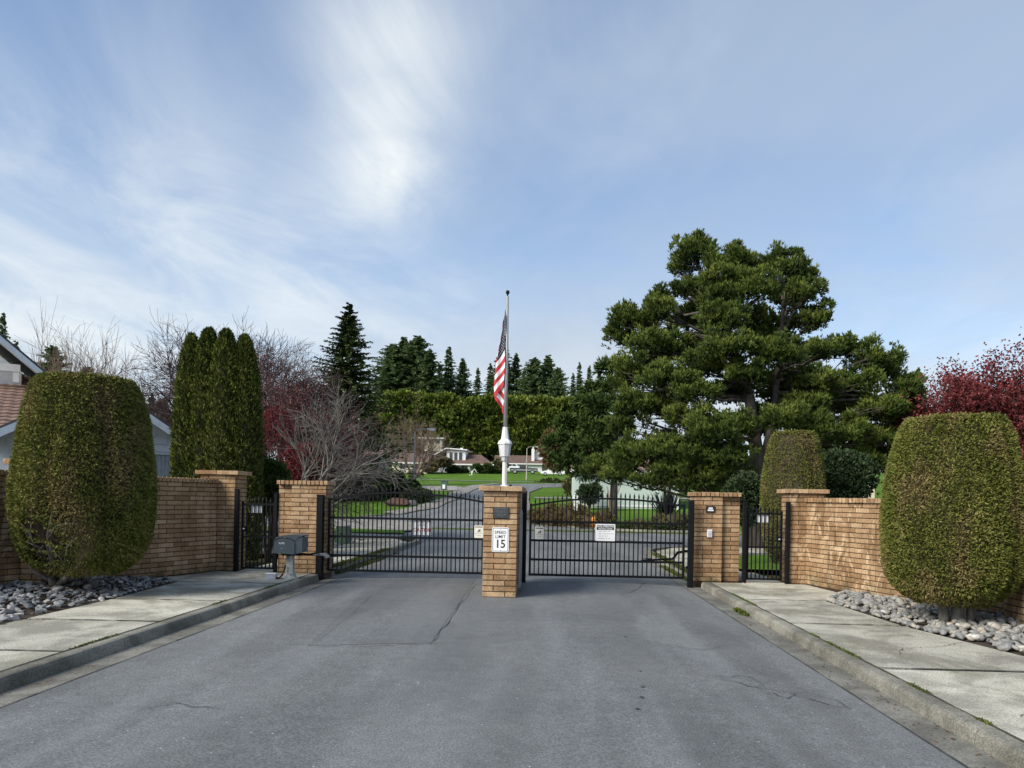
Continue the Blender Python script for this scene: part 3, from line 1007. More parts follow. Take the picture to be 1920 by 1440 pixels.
def rock_bed(name, poly, zf, mat, rnd, n_big, n_small, s0, s1, seed, keep):
    r_ = np.random.default_rng(seed)
    root = drape(name, poly, 'soil', lambda y: 0.0)
    for v in root.data.vertices:
        v.co.z = zf(v.co.x, v.co.y) - 0.03
    kind(root, 'structure')
    meshes = [rock_mesh(seed + i, rnd) for i in range(7)]
    for m in meshes:
        m.materials.append(MATS[mat])
        if rnd:
            m.polygons.foreach_set('use_smooth', [True] * len(m.polygons))
    def inside(x, y):
        c = False
        j = len(poly) - 1
        for i in range(len(poly)):
            xi, yi = poly[i][:2]
            xj, yj = poly[j][:2]
            if (yi > y) != (yj > y) and x < (xj - xi) * (y - yi) / (yj - yi) + xi:
                c = not c
            j = i
        return c
    X0, X1 = min(p[0] for p in poly), max(p[0] for p in poly)
    Y0, Y1 = min(p[1] for p in poly), max(p[1] for p in poly)
    spots = []
    tries = 0
    while len(spots) < n_big + n_small and tries < 60000:
        tries += 1
        x, y = r_.uniform(X0, X1), r_.uniform(Y0, Y1)
        if not inside(x, y):
            continue
        s = r_.uniform(s0, s1) * (1.0 if len(spots) < n_big else 0.62)
        if r_.random() < 0.05:
            s *= 1.35
        lim = 0.52 if len(spots) < n_big * 0.8 else 0.30
        if any((x - a) ** 2 + (y - b_) ** 2 < (lim * (s + c_)) ** 2 for a, b_, c_ in spots[-4000:]):
            continue
        spots.append((x, y, s))
    big = [sp for sp in spots if keep(sp[0], sp[1])]
    big.sort(key=lambda sp: -sp[2] / math.hypot(sp[0], sp[1]))
    own = set(big[:298])
    VV, FF, vals, o_ = [], [], [], 0
    for (x, y, s) in spots:
        e = Euler((r_.normal() * 0.35, r_.normal() * 0.35, r_.uniform(0, 6.28)))
        sc = Vector((s * r_.uniform(0.8, 1.15), s * r_.uniform(0.7, 1.0), s * r_.uniform(0.7, 1.0)))
        z = zf(x, y) + s * 0.22 + abs(r_.normal()) * 0.012
        me = meshes[r_.integers(7)]
        if (x, y, s) in own:
            o = bpy.data.objects.new('stone', me)
            COL.objects.link(o)
            o.parent = root
            o.location = (x, y, z)
            o.rotation_euler = e
            o.scale = sc
        else:
            M = Matrix.Translation((x, y, z)) @ e.to_matrix().to_4x4() @ Matrix.Diagonal((*sc, 1))
            val = r_.random()
            for v in me.vertices:
                VV.append(tuple(M @ v.co))
            for f in me.polygons:
                FF.append(tuple(i + o_ for i in f.vertices))
                vals.append(val)
            o_ += len(me.vertices)
    if FF:
        kind(link('stones', arr_mesh('stones', VV, FF, mat, vals), None, root, smooth=rnd), 'stuff')
def bed_l(x, y):
    e = max(0, min(1, (-7.26 - x) / 1.5))
    return 0.045 + 0.15 * e * max(0, min(1, (15.6 - y) / 2.0))
rock_bed('rock_bed_left', [(-7.27, 6.0), (-7.27, 12.5), (-7.36, 13.8), (-7.46, 14.75), (-8.34, 15.0), (wall_x(WL0, WL1, 13), 13.0), (wall_x(WL0, WL1, 9), 9.0), (wall_x(WL0, WL1, 6), 6.0)],
         bed_l, 'stone_slate', False, 900, 700, 0.045, 0.090, 11, lambda x, y: 8.6 < y and x > -9.0 and (y - 8.6) > (-7.3 - x) * 0.4)
def bed_r(x, y):
    return 0.045 + 0.06 * max(0, min(1, (x - 5.4) / 1.0))
rock_bed('rock_bed_right', [(6.1, 6.0), (6.02, 8.4), (5.62, 10.3), (5.36, 11.4), (5.2, 14.1), (6.02, 15.4), (wall_x(WR0, WR1, 13), 13.0), (wall_x(WR0, WR1, 11.6), 11.6), (7.9, 9.4), (8.2, 6.0)],
         bed_r, 'stone_river', True, 800, 620, 0.038, 0.080, 23, lambda x, y: 8.6 < y and x < y * 0.69)

# dead leaves blown into the gutters and the rock beds
L = Leaves()
n_ = 420
side = rng.random(n_) < 0.5
y = rng.uniform(5.5, 17, n_)
x = np.where(side, KL + np.abs(rng.normal(size=n_)) * 0.18 + 0.02, KR - np.abs(rng.normal(size=n_)) * 0.18 - 0.02)
z = np.full(n_, -0.078)
L.add(np.stack([x, y, z], 1), np.stack([rng.normal(size=n_), rng.normal(size=n_), rng.normal(size=n_) * 0.12], 1), rng.uniform(0.02, 0.05, n_), 0.022, np.broadcast_to(np.array([0, 0, 1.0]), (n_, 3)) + rng.normal(size=(n_, 3)) * 0.2)
n_ = 260
y = rng.uniform(8, 14, n_)
x = np.where(rng.random(n_) < 0.5, -7.3 - rng.random(n_) * 1.2, 5.7 + rng.random(n_) * 1.2)
L.add(np.stack([x, y, np.full(n_, 0.13)], 1), np.stack([rng.normal(size=n_), rng.normal(size=n_), rng.normal(size=n_) * 0.2], 1), rng.uniform(0.03, 0.06, n_), 0.026)
kind(link('fallen_leaves', L.mesh('fallen_leaves', 'leaf_litter'), None), 'stuff')

# ------------------------------------------------------------------ brickwork
BL, BH, JH, JV = 0.406, 0.1016, 0.016, 0.015
BRICKS = {}
def brick_me(lx, ly, lz, mat):
    k = (round(lx, 3), round(ly, 3), round(lz, 3), mat)
    if k not in BRICKS:
        me = MB().bbox(-lx / 2, lx / 2, -ly / 2, ly / 2, -lz / 2, lz / 2, 0.005).mesh('brick')
        me.materials.append(MATS[mat])
        BRICKS[k] = me
    return BRICKS[k]
def put(name, me, parent, loc, rz=0.0):
    o = bpy.data.objects.new(name, me)
    COL.objects.link(o)
    o.parent = parent
    o.location = loc
    if rz:
        o.rotation_euler = (0, 0, rz)
    return o
def cuts(length, row, L, flip=False):
    """running bond: brick ends along a course"""
    xs_, x = [0.0], (L if row % 2 == 0 else L / 2)
    while x < length - 0.06:
        xs_.append(x)
        x += L
    xs_.append(length)
    if flip:
        xs_ = [length - a for a in reversed(xs_)]
    return list(zip(xs_[:-1], xs_[1:]))
def course(parent, p0, ang, length, depth, z, row, L, mat, side=1, flip=False, H=BH):
    """one course of bricks from p0 along ang; the body lies to the left (side=1) or right"""
    c, s = math.cos(ang), math.sin(ang)
    for a, b_ in cuts(length, row, L, flip):
        w = b_ - a - JV
        m = (a + b_) / 2
        o = side * depth / 2 + random.uniform(-0.0025, 0.0025)
        put('brick', brick_me(w, depth, H - JH, mat), parent, (p0[0] + c * m - s * o, p0[1] + s * m + c * o, z + H / 2), ang + random.uniform(-0.003, 0.003))
def brick_wall(name, label, w0, w1, side, rows, base, mat, L=BL, T=0.21):
    d = w1 - w0
    ang = math.atan2(d.y, d.x)
    root = thing(name, label, 'wall', (w0.x, w0.y, base), ang)
    ln = d.length
    for r_ in range(rows):
        course(root, (0, 0), 0.0, ln, T, r_ * BH, r_, L, mat, side)
    y0, y1 = sorted((side * 0.012, side * (T - 0.012)))
    MB().box(0.006, ln - 0.006, y0, y1, -0.15, rows * BH - 0.004).build('mortar', 'mortar', root)
    MB().box(0.02, ln - 0.02, y0 - 0.03, y1 + 0.03, rows * BH - 0.002, rows * BH + 0.080).build('coping_mortar', 'mortar', root)
    # rowlock coping
    n_ = int(ln / 0.104)
    pw = ln / n_
    yc = side * T / 2
    for i in range(n_):
        put('coping_brick', brick_me(pw - 0.019, T + 0.11, 0.095, mat), root, ((i + 0.5) * pw, yc + random.uniform(-0.004, 0.004), rows * BH + 0.049 + random.uniform(-0.002, 0.002)))
    return root
def pier(name, label, x0, x1, y0, y1, base, rows, mat, cap='soldier', L=BL, over=0.09, step=None, H=BH, zcap=0.0):
    """rectangular brick pier; step = (width, setback) adds a narrower part beside it, negative on the low-x side"""
    cx, cy = (x0 + x1) / 2, (y0 + y1) / 2
    root = thing(name, label, 'brick pillar', (cx, cy, base))
    ax0, ax1, ay0, ay1 = x0 - cx, x1 - cx, y0 - cy, y1 - cy
    t = 0.1
    def body(bx0, bx1, by0, by1, fl):
        for r_ in range(rows):
            z = r_ * H
            course(root, (bx0, by0), 0.0, bx1 - bx0, t, z, r_, L, mat, 1, fl, H)
            course(root, (bx0, by1), 0.0, bx1 - bx0, t, z, r_ + 1, L, mat, -1, fl, H)
            if by1 - by0 > 2 * t + 0.05:
                course(root, (bx0, by0 + t), math.pi / 2, by1 - by0 - 2 * t, t, z, r_ + 1, L, mat, -1, False, H)
                course(root, (bx1, by0 + t), math.pi / 2, by1 - by0 - 2 * t, t, z, r_ + 1, L, mat, 1, False, H)
        MB().box(bx0 + 0.010, bx1 - 0.010, by0 + 0.010, by1 - 0.010, -0.15, rows * H - 0.004).build('mortar', 'mortar', root)
    body(ax0, ax1, ay0, ay1, False)
    cx0, cx1 = ax0, ax1
    if step:
        w, sb = step
        if w > 0:
            body(ax1 + 0.003, ax1 + w, ay0 + sb, ay1 - 0.05, True)
            cx1 = ax1 + w - 0.06
        else:
            body(ax0 + w, ax0 - 0.003, ay0 + sb, ay1 - 0.05, True)
            cx0 = ax0 + w + 0.04
    zt = rows * H + zcap
    X0, X1, Y0, Y1 = cx0 - over, cx1 + over, ay0 - over, ay1 + over
    if cap == 'slab':
        n_ = max(2, round((X1 - X0) / 0.43))
        k = max(1, round((Y1 - Y0) / 0.5))
        for i in range(n_):
            for j in range(k):
                w, h = (X1 - X0) / n_, (Y1 - Y0) / k
                put('cap_stone', brick_me(w - 0.008, h - 0.008, 0.092, mat), root, (X0 + (i + 0.5) * w, Y0 + (j + 0.5) * h, zt + 0.047 + random.uniform(-0.002, 0.002)))
    else:
        MB().box(X0 + 0.03, X1 - 0.03, Y0 + 0.03, Y1 - 0.03, zt - 0.002, zt + 0.080).build('cap_mortar', 'mortar', root)
        n_ = round((X1 - X0) / 0.098)
        k = max(1, round((Y1 - Y0) / 0.4))
        for i in range(n_):
            for j in range(k):
                w, h = (X1 - X0) / n_, (Y1 - Y0) / k
                put('cap_brick', brick_me(w - 0.018, h - 0.008, 0.092, mat), root, (X0 + (i + 0.5) * w, Y0 + (j + 0.5) * h, zt + 0.047 + random.uniform(-0.003, 0.003)))
    return root
GY = 17.0
center = pier('gate_pillar', 'long brick pillar in mid road carrying the flagpole and speed limit sign', -1.185, -0.545, 13.86, 16.2, 0.0, 19, 'brick_clean', 'slab', 0.427, 0.085, H=0.1040)
pier_l = pier('gate_pillar', 'stepped brick pillar behind the grey gate opener box', -5.87, -5.06, 16.9, 17.5, 0.045, 20, 'brick_clean', over=0.045, step=(-0.34, 0.11))
pier_r = pier('gate_pillar', 'stepped brick pillar with black plaque and small white keypad', 3.34, 3.98, 17.12, 17.72, 0.045, 19, 'brick_clean', over=0.05, step=(0.42, 0.13))
pier('wall_pillar', 'tall capped brick pillar joining wall and walk gate beside column cedars', -8.08, -7.24, 17.03, 17.7, 0.045, 22, 'brick_clean', 'slab', zcap=0.0)
pier('wall_pillar', 'capped brick pillar between walk gate and stained wall before small clipped cedar', 5.44, 6.20, 17.03, 17.65, 0.045, 20, 'brick', 'slab')
pier('wall_pillar', 'brick pillar in the wall behind the clipped cedar by the slate rocks', -9.46, -8.86, 12.75, 13.3, 0.05, 22, 'brick', 'slab')
pier('wall_pillar', 'brick pillar in the wall behind the clipped cedar by the rounded rocks', 7.08, 7.68, 11.3, 11.9, 0.05, 20, 'brick', 'slab')
brick_wall('brick_wall', 'shaded brown brick wall between column cedars and slate rocks', Vector((-7.66, 17.01)), Vector((-9.04, 13.32)), -1, 20, 0.045, 'brick_clean')
brick_wall('brick_wall', 'brick wall running on from the slate rock bed past the house', Vector((-9.26, 12.73)), Vector((-10.5, 9.2)), -1, 20, 0.05, 'brick')
brick_wall('brick_wall', 'sunlit tan brick wall with pale salt stains above rounded rocks', Vector((5.80, 17.01)), Vector((7.24, 11.92)), 1, 18, 0.05, 'brick')
brick_wall('brick_wall', 'brick wall running on beyond the clipped cedar by the rounded rocks', Vector((7.42, 11.28)), Vector((8.2, 8.5)), 1, 18, 0.05, 'brick')

# ------------------------------------------------------------------ gates
def unit_bar():
    mb = MB()
    w = 0.0122
    V = [(x, y, z) for z in (0, 0.93) for x, y in ((-w, -w), (w, -w), (w, w), (-w, w))]
    V += [(x * 1.5, y * 1.5, 0.945) for x, y in ((-w, -w), (w, -w), (w, w), (-w, w))] + [(0, 0, 1.0)]
    Fs = [(0, 3, 2, 1)] + [(i + 4 * k, (i + 1) % 4 + 4 * k, (i + 1) % 4 + 4 * k + 4, i + 4 * k + 4) for k in (0, 1) for i in range(4)] + [(8 + i, 8 + (i + 1) % 4, 12) for i in range(4)]
    me = mb.add(V, Fs).mesh('bar')
    me.materials.append(MATS['black_metal'])
    return me
BAR = unit_bar()
RAILS = (0.47, 0.905, 1.335)
def leaf_gate(name, label, x0, x1, y, zb, h0, hp, hend, peak):
    """swing leaf: frame, rails, arched top rail, spear-topped bars"""
    root = thing(name, label, 'gate', (x0, y, 0))
    L = x1 - x0
    def top(u):
        return (hp - (hp - h0) * ((peak - u) / peak) ** 2) if u < peak else (hp - (hp - hend) * ((u - peak) / (1 - peak)) ** 2)
    for u, nm in ((0, 'stile'), (1, 'stile')):
        x = L * u
        MB().box(x - 0.025, x + 0.025, -0.025, 0.025, zb, top(u) + 0.04).build('stile', 'black_metal', root)
    for z in RAILS:
        MB().box(0.026, L - 0.026, -0.019, 0.019, z - 0.025, z + 0.025).build('rail', 'black_metal', root)
    MB().box(0.026, L - 0.026, -0.022, 0.022, zb, zb + 0.05).build('bottom_rail', 'black_metal', root)
    n_ = 26
    V, Fs = [], []
    for i in range(n_ + 1):
        u = i / n_
        for dy, dz in ((-0.02, -0.022), (0.02, -0.022), (0.02, 0.022), (-0.02, 0.022)):
            V.append((0.026 + (L - 0.052) * u, dy, top(u) + dz))
    for i in range(n_):
        Fs += [(4 * i + j, 4 * i + (j + 1) % 4, 4 * i + 4 + (j + 1) % 4, 4 * i + 4 + j) for j in range(4)]
    Fs += [(0, 1, 2, 3), (4 * n_ + 3, 4 * n_ + 2, 4 * n_ + 1, 4 * n_)]
    MB().add(V, Fs).build('arched_rail', 'black_metal', root)
    nb = round(L / 0.1025)
    for i in range(1, nb):
        u = i / nb
        b_ = put('bar', BAR, root, (L * u, 0, zb + 0.02))
        b_.scale = (1, 1, top(u) + 0.165 - zb - 0.02)
    return root
gl = leaf_gate('vehicle_gate', 'black arched driveway gate leaf with red and white caution sign', -5.01, -1.26, GY, 0.10, 1.74, 1.93, 1.72, 0.42)
gr = leaf_gate('vehicle_gate', 'black arched driveway gate leaf with rules notice hung on it', -0.37, 3.09, GY, 0.10, 1.70, 1.88, 1.74, 0.52)
def post(label, x, y, z0, z1, w, hinge=None):
    o = thing('gate_post', label, 'post', (x, y, z0))
    MB().bbox(-w, w, -w, w, 0, z1 - z0, 0.012).build('shaft', 'black_metal', o)
    MB().bbox(-w - 0.006, w + 0.006, -w - 0.006, w + 0.006, z1 - z0 + 0.001, z1 - z0 + 0.022, 0.008).build('post_cap', 'black_metal', o)
    if hinge:
        for z in (0.45, 1.5):
            MB().box(min(0, hinge) * 1.0 + (w if hinge > 0 else 0), (max(0, hinge) if hinge > 0 else -w), -0.02, 0.02, z, z + 0.05).build('hinge', 'black_metal', o)
    return o
post('black gate post at the kerb beside the gate opener', -5.17, GY - 0.16, -0.10, 1.83, 0.075, 0.11)
post('black gate post at the kerb beside the keypad pillar', 3.23, GY - 0.1, -0.10, 1.86, 0.062, -0.10)
post('black gate stop post against the long mid road pillar', -0.50, 16.5, -0.01, 2.0, 0.055)
# walk gates
def walk_gate(label, x0, x1, y, sign_u, sgl):
    root = thing('walk_gate', label, 'gate', (x0, y, 0.045))
    L = x1 - x0
    for x in (0, L):
        MB().box(x - 0.022, x + 0.022, -0.022, 0.022, 0.06, 1.62).build('stile', 'black_metal', root)
    for z in (0.08, 0.80, 1.56):
        MB().box(0.023, L - 0.023, -0.019, 0.019, z - 0.02, z + 0.02).build('rail', 'black_metal', root)
    nb = 8
    for i in range(1, nb):
        b_ = put('bar', BAR, root, (L * i / nb, 0, 0.07))
        b_.scale = (1, 1, 1.62 + 0.06 * math.sin(math.pi * i / nb))
    MB().bbox(L * sign_u - 0.15, L * sign_u + 0.15, 0.030, 0.036, 1.36, 1.53, 0.002).build('notice_plate', 'sign_white', root)
    MB().box(L - 0.09 if sgl > 0 else 0.03, L - 0.03 if sgl > 0 else 0.09, -0.045, -0.023, 0.93, 1.05).build('latch', 'black_metal', root)
    MB().lathe([(0.0, 0), (0.022, 0.004), (0.027, 0.02), (0.018, 0.035), (0, 0.038)], 10, (L - 0.06 if sgl > 0 else 0.06, -0.075, 0.97)).build('knob', 'galvanised', root)
    return root
walk_gate('black walk gate with white plate next to column cedars', -7.06, -6.32, 17.05, 0.42, -1)
walk_gate('black walk gate with white plate before small clipped cedar', 4.55, 5.30, 17.15, 0.45, 1)
post('black walk gate post against the tall capped brick pillar', -7.17, 16.97, 0.045, 1.93, 0.05)
post('black walk gate post between walk gate and gate opener pillar', -6.26, 17.0, 0.045, 1.86, 0.04)
post('black walk gate post beside the keypad pillar', 4.47, 17.1, 0.045, 1.88, 0.045)
post('black walk gate post against the pillar of the stained wall', 5.385, 16.97, 0.045, 1.86, 0.045)

# ------------------------------------------------------------------ signs and plates
def plate(mb, w, h, r_=0.03, t=0.004, n=5):
    pts = []
    for cx, cy, a0 in ((w / 2 - r_, h / 2 - r_, 0), (-w / 2 + r_, h / 2 - r_, 90), (-w / 2 + r_, -h / 2 + r_, 180), (w / 2 - r_, -h / 2 + r_, 270)):
        for i in range(n):
            a = R(a0 + 90 * i / (n - 1))
            pts.append((cx + r_ * math.cos(a), cy + r_ * math.sin(a)))
    return mb.prism(pts, -t / 2, t / 2, 'y')
def ring(w, h, r_, b_, n=6):
    def pts(ww, hh, rr):
        o = []
        for cx, cy, a0 in ((ww / 2 - rr, hh / 2 - rr, 0), (-ww / 2 + rr, hh / 2 - rr, 90), (-ww / 2 + rr, -hh / 2 + rr, 180), (ww / 2 - rr, -hh / 2 + rr, 270)):
            for i in range(n):
                a = R(a0 + 90 * i / (n - 1))
                o.append((cx + rr * math.cos(a), 0, cy + rr * math.sin(a)))
        return o
    A, B = pts(w, h, r_), pts(w - 2 * b_, h - 2 * b_, max(0.002, r_ - b_))
    k = len(A)
    return MB().add(A + B, [(i, (i + 1) % k, (i + 1) % k + k, i + k) for i in range(k)])
FY = 13.86
sg = thing('speed_sign', 'white speed limit 15 sign on the mid road brick pillar', 'sign', (-0.855, FY - 0.012, 1.075))
plate(MB(), 0.318, 0.462, 0.035, 0.006).build('plate', 'sign_white', sg)
ring(0.290, 0.434, 0.026, 0.009).build('border', 'sign_black', sg, loc=(0, -0.0045, 0))
text('SPEED', 0.078, 'sign_black', sg, (0, -0.0045, 0.132), bold=0.016, space=1.06)
text('LIMIT', 0.078, 'sign_black', sg, (0, -0.0045, 0.052), bold=0.016, space=1.06)
text('15', 0.215, 'sign_black', sg, (0, -0.0045, -0.085), bold=0.016, sx=0.92)
for z in (0.195, -0.200):
    MB().lathe([(0.007, 0), (0.007, 0.004), (0.003, 0.006)], 8).build('bolt', 'galvanised', sg, loc=(0, -0.003, z)).rotation_euler = (math.pi / 2, 0, 0)
pq = thing('plaque', 'dark bronze plaque above the speed limit sign', 'plaque', (-0.855, FY - 0.016, 1.575))
MB().bbox(-0.15, 0.15, -0.012, 0.012, -0.105, 0.105, 0.006).build('plate', 'bronze', pq)
for i in range(6):
    w = (0.125, 0.118, 0.122, 0.10, 0.12, 0.07)[i]
    MB().box(-w, w, -0.0145, -0.0125, 0.072 - i * 0.027, 0.081 - i * 0.027).build('raised_line', 'bronze_light', pq)
pnl = thing('electrical_panel', 'grey metal panel on the side of the mid road pillar', 'panel', (-0.545, 14.75, 0.10))
MB().bbox(0.004, 0.05, -0.25, 0.35, 0.0, 1.52, 0.008).build('case', 'panel_grey', pnl)
MB().bbox(0.051, 0.058, -0.22, 0.32, 0.03, 1.49, 0.003).build('cover', 'panel_grey', pnl)
# signs wired to the leaves (top-level: they hang from the gate)
sc_ = thing('caution_sign', 'white caution sign with red letters on the gate leaf', 'sign', (-2.86, GY + 0.030, 1.15))
plate(MB(), 0.43, 0.36, 0.012, 0.004).build('plate', 'sign_white', sc_)
text('CAUTION', 0.105, 'sign_red', sc_, (0.0, -0.004, -0.065), bold=0.022, sx=0.90)
tri = MB()
A = [(-0.075, 0, 0.035), (0.075, 0, 0.035), (0, 0, 0.155)]
B = [(-0.052, 0, 0.048), (0.052, 0, 0.048), (0, 0, 0.130)]
tri.add(A + B, [(i, (i + 1) % 3, (i + 1) % 3 + 3, i + 3) for i in range(3)])
tri.build('triangle_mark', 'sign_grey', sc_, loc=(0, -0.004, 0))
def camera_sign(label, x):
    o = thing('camera_sign', label, 'sign', (x, GY - 0.030, 1.075))
    plate(MB(), 0.205, 0.285, 0.012, 0.004).build('plate', 'sign_cream', o)
    MB().box(-0.088, 0.088, -0.0035, -0.0030, 0.098, 0.118).build('header_band', 'sign_brown', o)
    # pictogram of a bracket camera
    m = MB()
    m.add([(-0.03, 0, 0.008), (0.012, 0, 0.032), (0.012, 0, 0.012), (-0.018, 0, -0.01)], [(0, 1, 2, 3)])
    m.add([(0.016, 0, -0.018), (0.034, 0, -0.018), (0.034, 0, 0.050), (0.020, 0, 0.052), (0.012, 0, 0.030)], [(0, 1, 2, 3, 4)])
    m.add([(-0.02, 0, -0.025), (0.0, 0, -0.022), (0.002, 0, -0.004), (-0.018, 0, -0.012)], [(0, 1, 2, 3)])
    m.build('camera_mark', 'sign_black', o, loc=(0, -0.0035, 0.01))
    m = MB()
    for x0, x1, z in ((-0.09, 0.0, -0.038), (0.012, 0.085, -0.040), (-0.04, 0.05, -0.085)):
        m.box(x0, x1, -0.0033, -0.003, z - 0.004, z + 0.004)
    m.build('print_line', 'sign_grey', o)
camera_sign('small camera notice on the gate leaf beside the speed limit pillar', -1.545)
camera_sign('small camera notice on the gate leaf beside the gate stop post', -0.165)
ns = thing('rules_notice', 'white gate notice with black heading band hung on the leaf', 'sign', (1.325, GY - 0.032, 1.115))
plate(MB(), 0.445, 0.385, 0.02, 0.004).build('plate', 'sign_white', ns)
MB().box(-0.196, 0.196, -0.0034, -0.003, 0.058, 0.168).build('heading_band', 'sign_black', ns)
text('GATE OPERATING', 0.056, 'sign_white', ns, (0, -0.0045, 0.138), bold=0.018, sx=0.84)
text('INSTRUCTIONS', 0.056, 'sign_white', ns, (0, -0.0045, 0.086), bold=0.018, sx=0.80)
for i, ws in enumerate(((0.06, 0.10, 0.05), (0.06, 0.16, 0.06), (0.05, 0.04, 0.07), (0.13, 0.04, 0.04))):
    x = -0.145
    for w in ws:
        MB().box(x, x + w, -0.0033, -0.003, 0.018 - i * 0.052, 0.030 - i * 0.052).build('print_line', 'sign_grey', ns)
        x += w + 0.022
pk = thing('plaque', 'small black plaque with white print on the keypad pillar', 'plaque', (3.70, 17.12 - 0.012, 1.68))
MB().bbox(-0.105, 0.105, -0.008, 0.010, -0.075, 0.075, 0.004).build('plate', 'sign_black', pk)
MB().box(-0.048, 0.048, -0.0105, -0.0085, 0.012, 0.042).build('print_line', 'sign_white', pk)
MB().box(-0.066, 0.066, -0.0105, -0.0085, -0.036, -0.004).build('print_line', 'sign_white', pk)
kp = thing('keypad', 'small white keypad box on the brick pillar under the plaque', 'keypad', (3.685, 17.12 - 0.03, 1.135))
MB().bbox(-0.055, 0.055, -0.03, 0.028, -0.088, 0.088, 0.008).build('case', 'sign_white', kp)
MB().bbox(-0.04, 0.04, -0.036, -0.0305, -0.07, 0.07, 0.003).build('face', 'box_light', kp)
MB().bbox(-0.012, 0.012, -0.042, -0.0365, -0.02, 0.006, 0.003).build('button', 'sign_grey', kp)

# ------------------------------------------------------------------ gate opener beside the left pillar
op = thing('gate_opener', 'dark grey gate opener box with curved lid on a pale pedestal', 'gate opener', (-5.47, 15.75, 0.045))
MB().lathe([(0.20, 0.0), (0.20, 0.015), (0.155, 0.03), (0.12, 0.10), (0.098, 0.22), (0.092, 0.52)], 14, squash=(0.95, 0.8)).build('pedestal', 'pedestal_grey', op, smooth=True)
MB().box(0.02, 0.09, -0.10, 0.0, 0.10, 0.50).build('conduit_cover', 'pedestal_grey', op)
MB().bbox(-0.16, 0.30, -0.13, 0.14, 0.50, 0.545, 0.01).build('base_plate', 'black_metal', op)
prof = [(-0.30, 0.555), (0.16, 0.535), (0.16, 0.80), (0.10, 0.835), (0.0, 0.865), (-0.11, 0.872), (-0.22, 0.845), (-0.285, 0.79)]
cv = MB().prism(prof, -0.22, 0.20, 'y')
cv.build('cover', 'operator_grey', op)
prof2 = [(0.163, 0.540), (0.315, 0.575), (0.315, 0.905), (0.235, 0.875), (0.163, 0.80)]
MB().prism(prof2, -0.20, 0.19, 'y').build('cover_end', 'operator_grey', op)
prof3 = [(-0.31, 0.80), (-0.235, 0.862), (-0.11, 0.890), (0.0, 0.883), (0.10, 0.850), (0.165, 0.815), (0.24, 0.895), (0.325, 0.925), (0.325, 0.940), (0.15, 0.955), (-0.11, 0.930), (-0.24, 0.895)]
MB().prism(prof3, -0.20, 0.21, 'y').build('lid', 'operator_grey', op)
text('ELITE', 0.052, 'sign_white', op, (-0.115, -0.2225, 0.765), bold=0.02)
MB().lathe([(0.012, 0), (0.012, 0.004), (0.008, 0.006)], 10).build('lock', 'galvanised', op, loc=(-0.115, -0.2225, 0.655)).rotation_euler = (math.pi / 2, 0, 0)
MB().box(0.0, 0.44, 0.10, 0.17, 0.50, 0.535).build('arm_bar', 'black_metal', op)
MB().prism([(0.30, 0.500), (0.56, 0.505), (0.64, 0.455), (0.66, 0.42), (0.60, 0.400), (0.53, 0.455), (0.30, 0.462)], 0.62, 0.72, 'y').build('arm_elbow', 'arm_grey', op)
MB().box(0.36, 0.42, 0.17, 0.62, 0.505, 0.535).build('arm_link', 'black_metal', op)
MB().tube([(0.60, 0.68, 0.43), (1.2, 1.15, 0.44), (1.55, 1.20, 0.44)], 0.014, 6).build('arm_rod', 'black_metal', op)
jb = thing('junction_box', 'small pale junction box on the sidewalk by the gate opener', 'junction box', (-5.80, 15.55, 0.045))
MB().bbox(-0.105, 0.105, -0.07, 0.07, 0, 0.105, 0.01).build('case', 'box_light', jb)
MB().bbox(-0.115, 0.115, -0.08, 0.08, 0.106, 0.13, 0.008).build('lid', 'sign_white', jb)
MB().tube([(0.10, 0.0, 0.03), (0.17, 0.02, 0.03), (0.22, 0.05, 0.10), (0.25, 0.08, 0.22), (0.26, 0.10, 0.30)], 0.018, 7).build('conduit', 'rubber', jb)
# opener arm of the other leaf, behind the bars
oa = thing('gate_opener', 'black folding opener arm behind the leaf near keypad pillar', 'gate opener', (3.0, GY + 0.35, 0.0))
MB().tube([(-0.80, -0.32, 0.50), (-0.1, -0.10, 0.53)], 0.022, 8).build('arm_rod', 'black_metal', oa)
MB().tube([(-0.1, -0.10, 0.53), (0.02, 0.0, 0.67), (0.22, 0.1, 0.70), (0.5, 0.3, 0.68)], 0.030, 8).build('arm_elbow', 'black_metal', oa)
MB().box(-0.86, -0.60, -0.33, -0.27, 0.46, 0.50).build('bracket', 'black_metal', oa)
MB().bbox(0.36, 0.72, 0.2, 0.6, 0.0, 0.62, 0.02).build('drive_box', 'operator_grey', oa)

# ------------------------------------------------------------------ flagpole with lamp on the middle pillar
PZ = 0.0 + 19 * 0.104 + 0.094
FX, FYP = -0.86, 14.85
fp = thing('flagpole', 'white flagpole with a lamp housing on the mid road pillar', 'flagpole', (FX, FYP, PZ))
MB().bbox(-0.075, 0.075, -0.075, 0.075, 0, 0.03, 0.006).build('base_plate', 'white_paint', fp)
MB().lathe([(0.046, 0.03), (0.043, 0.42), (0.043, 0.54)], 12).build('lower_post', 'white_paint', fp, smooth=False)
MB().lathe([(0.075, 0.52), (0.075, 0.60), (0.06, 0.61)], 8).build('collar', 'galvanised', fp)
MB().lathe([(0.098, 0.605), (0.128, 0.84), (0.128, 0.85)], 8).build('lamp_glass', 'lamp_glass', fp)
MB().lathe([(0.145, 0.852), (0.145, 0.872), (0.128, 0.905), (0.080, 0.955), (0.052, 1.17), (0.05, 1.19)], 8).build('lamp_hood', 'white_paint', fp)
MB().lathe([(0.042, 1.19), (0.036, 2.4), (0.027, 3.80)], 12).build('pole', 'galvanised', fp, smooth=True)
MB().lathe([(0.014, 3.80), (0.014, 3.83), (0.034, 3.855), (0.040, 3.88), (0.030, 3.91), (0.0, 3.925)], 10).build('finial', 'black_metal', fp, smooth=True)
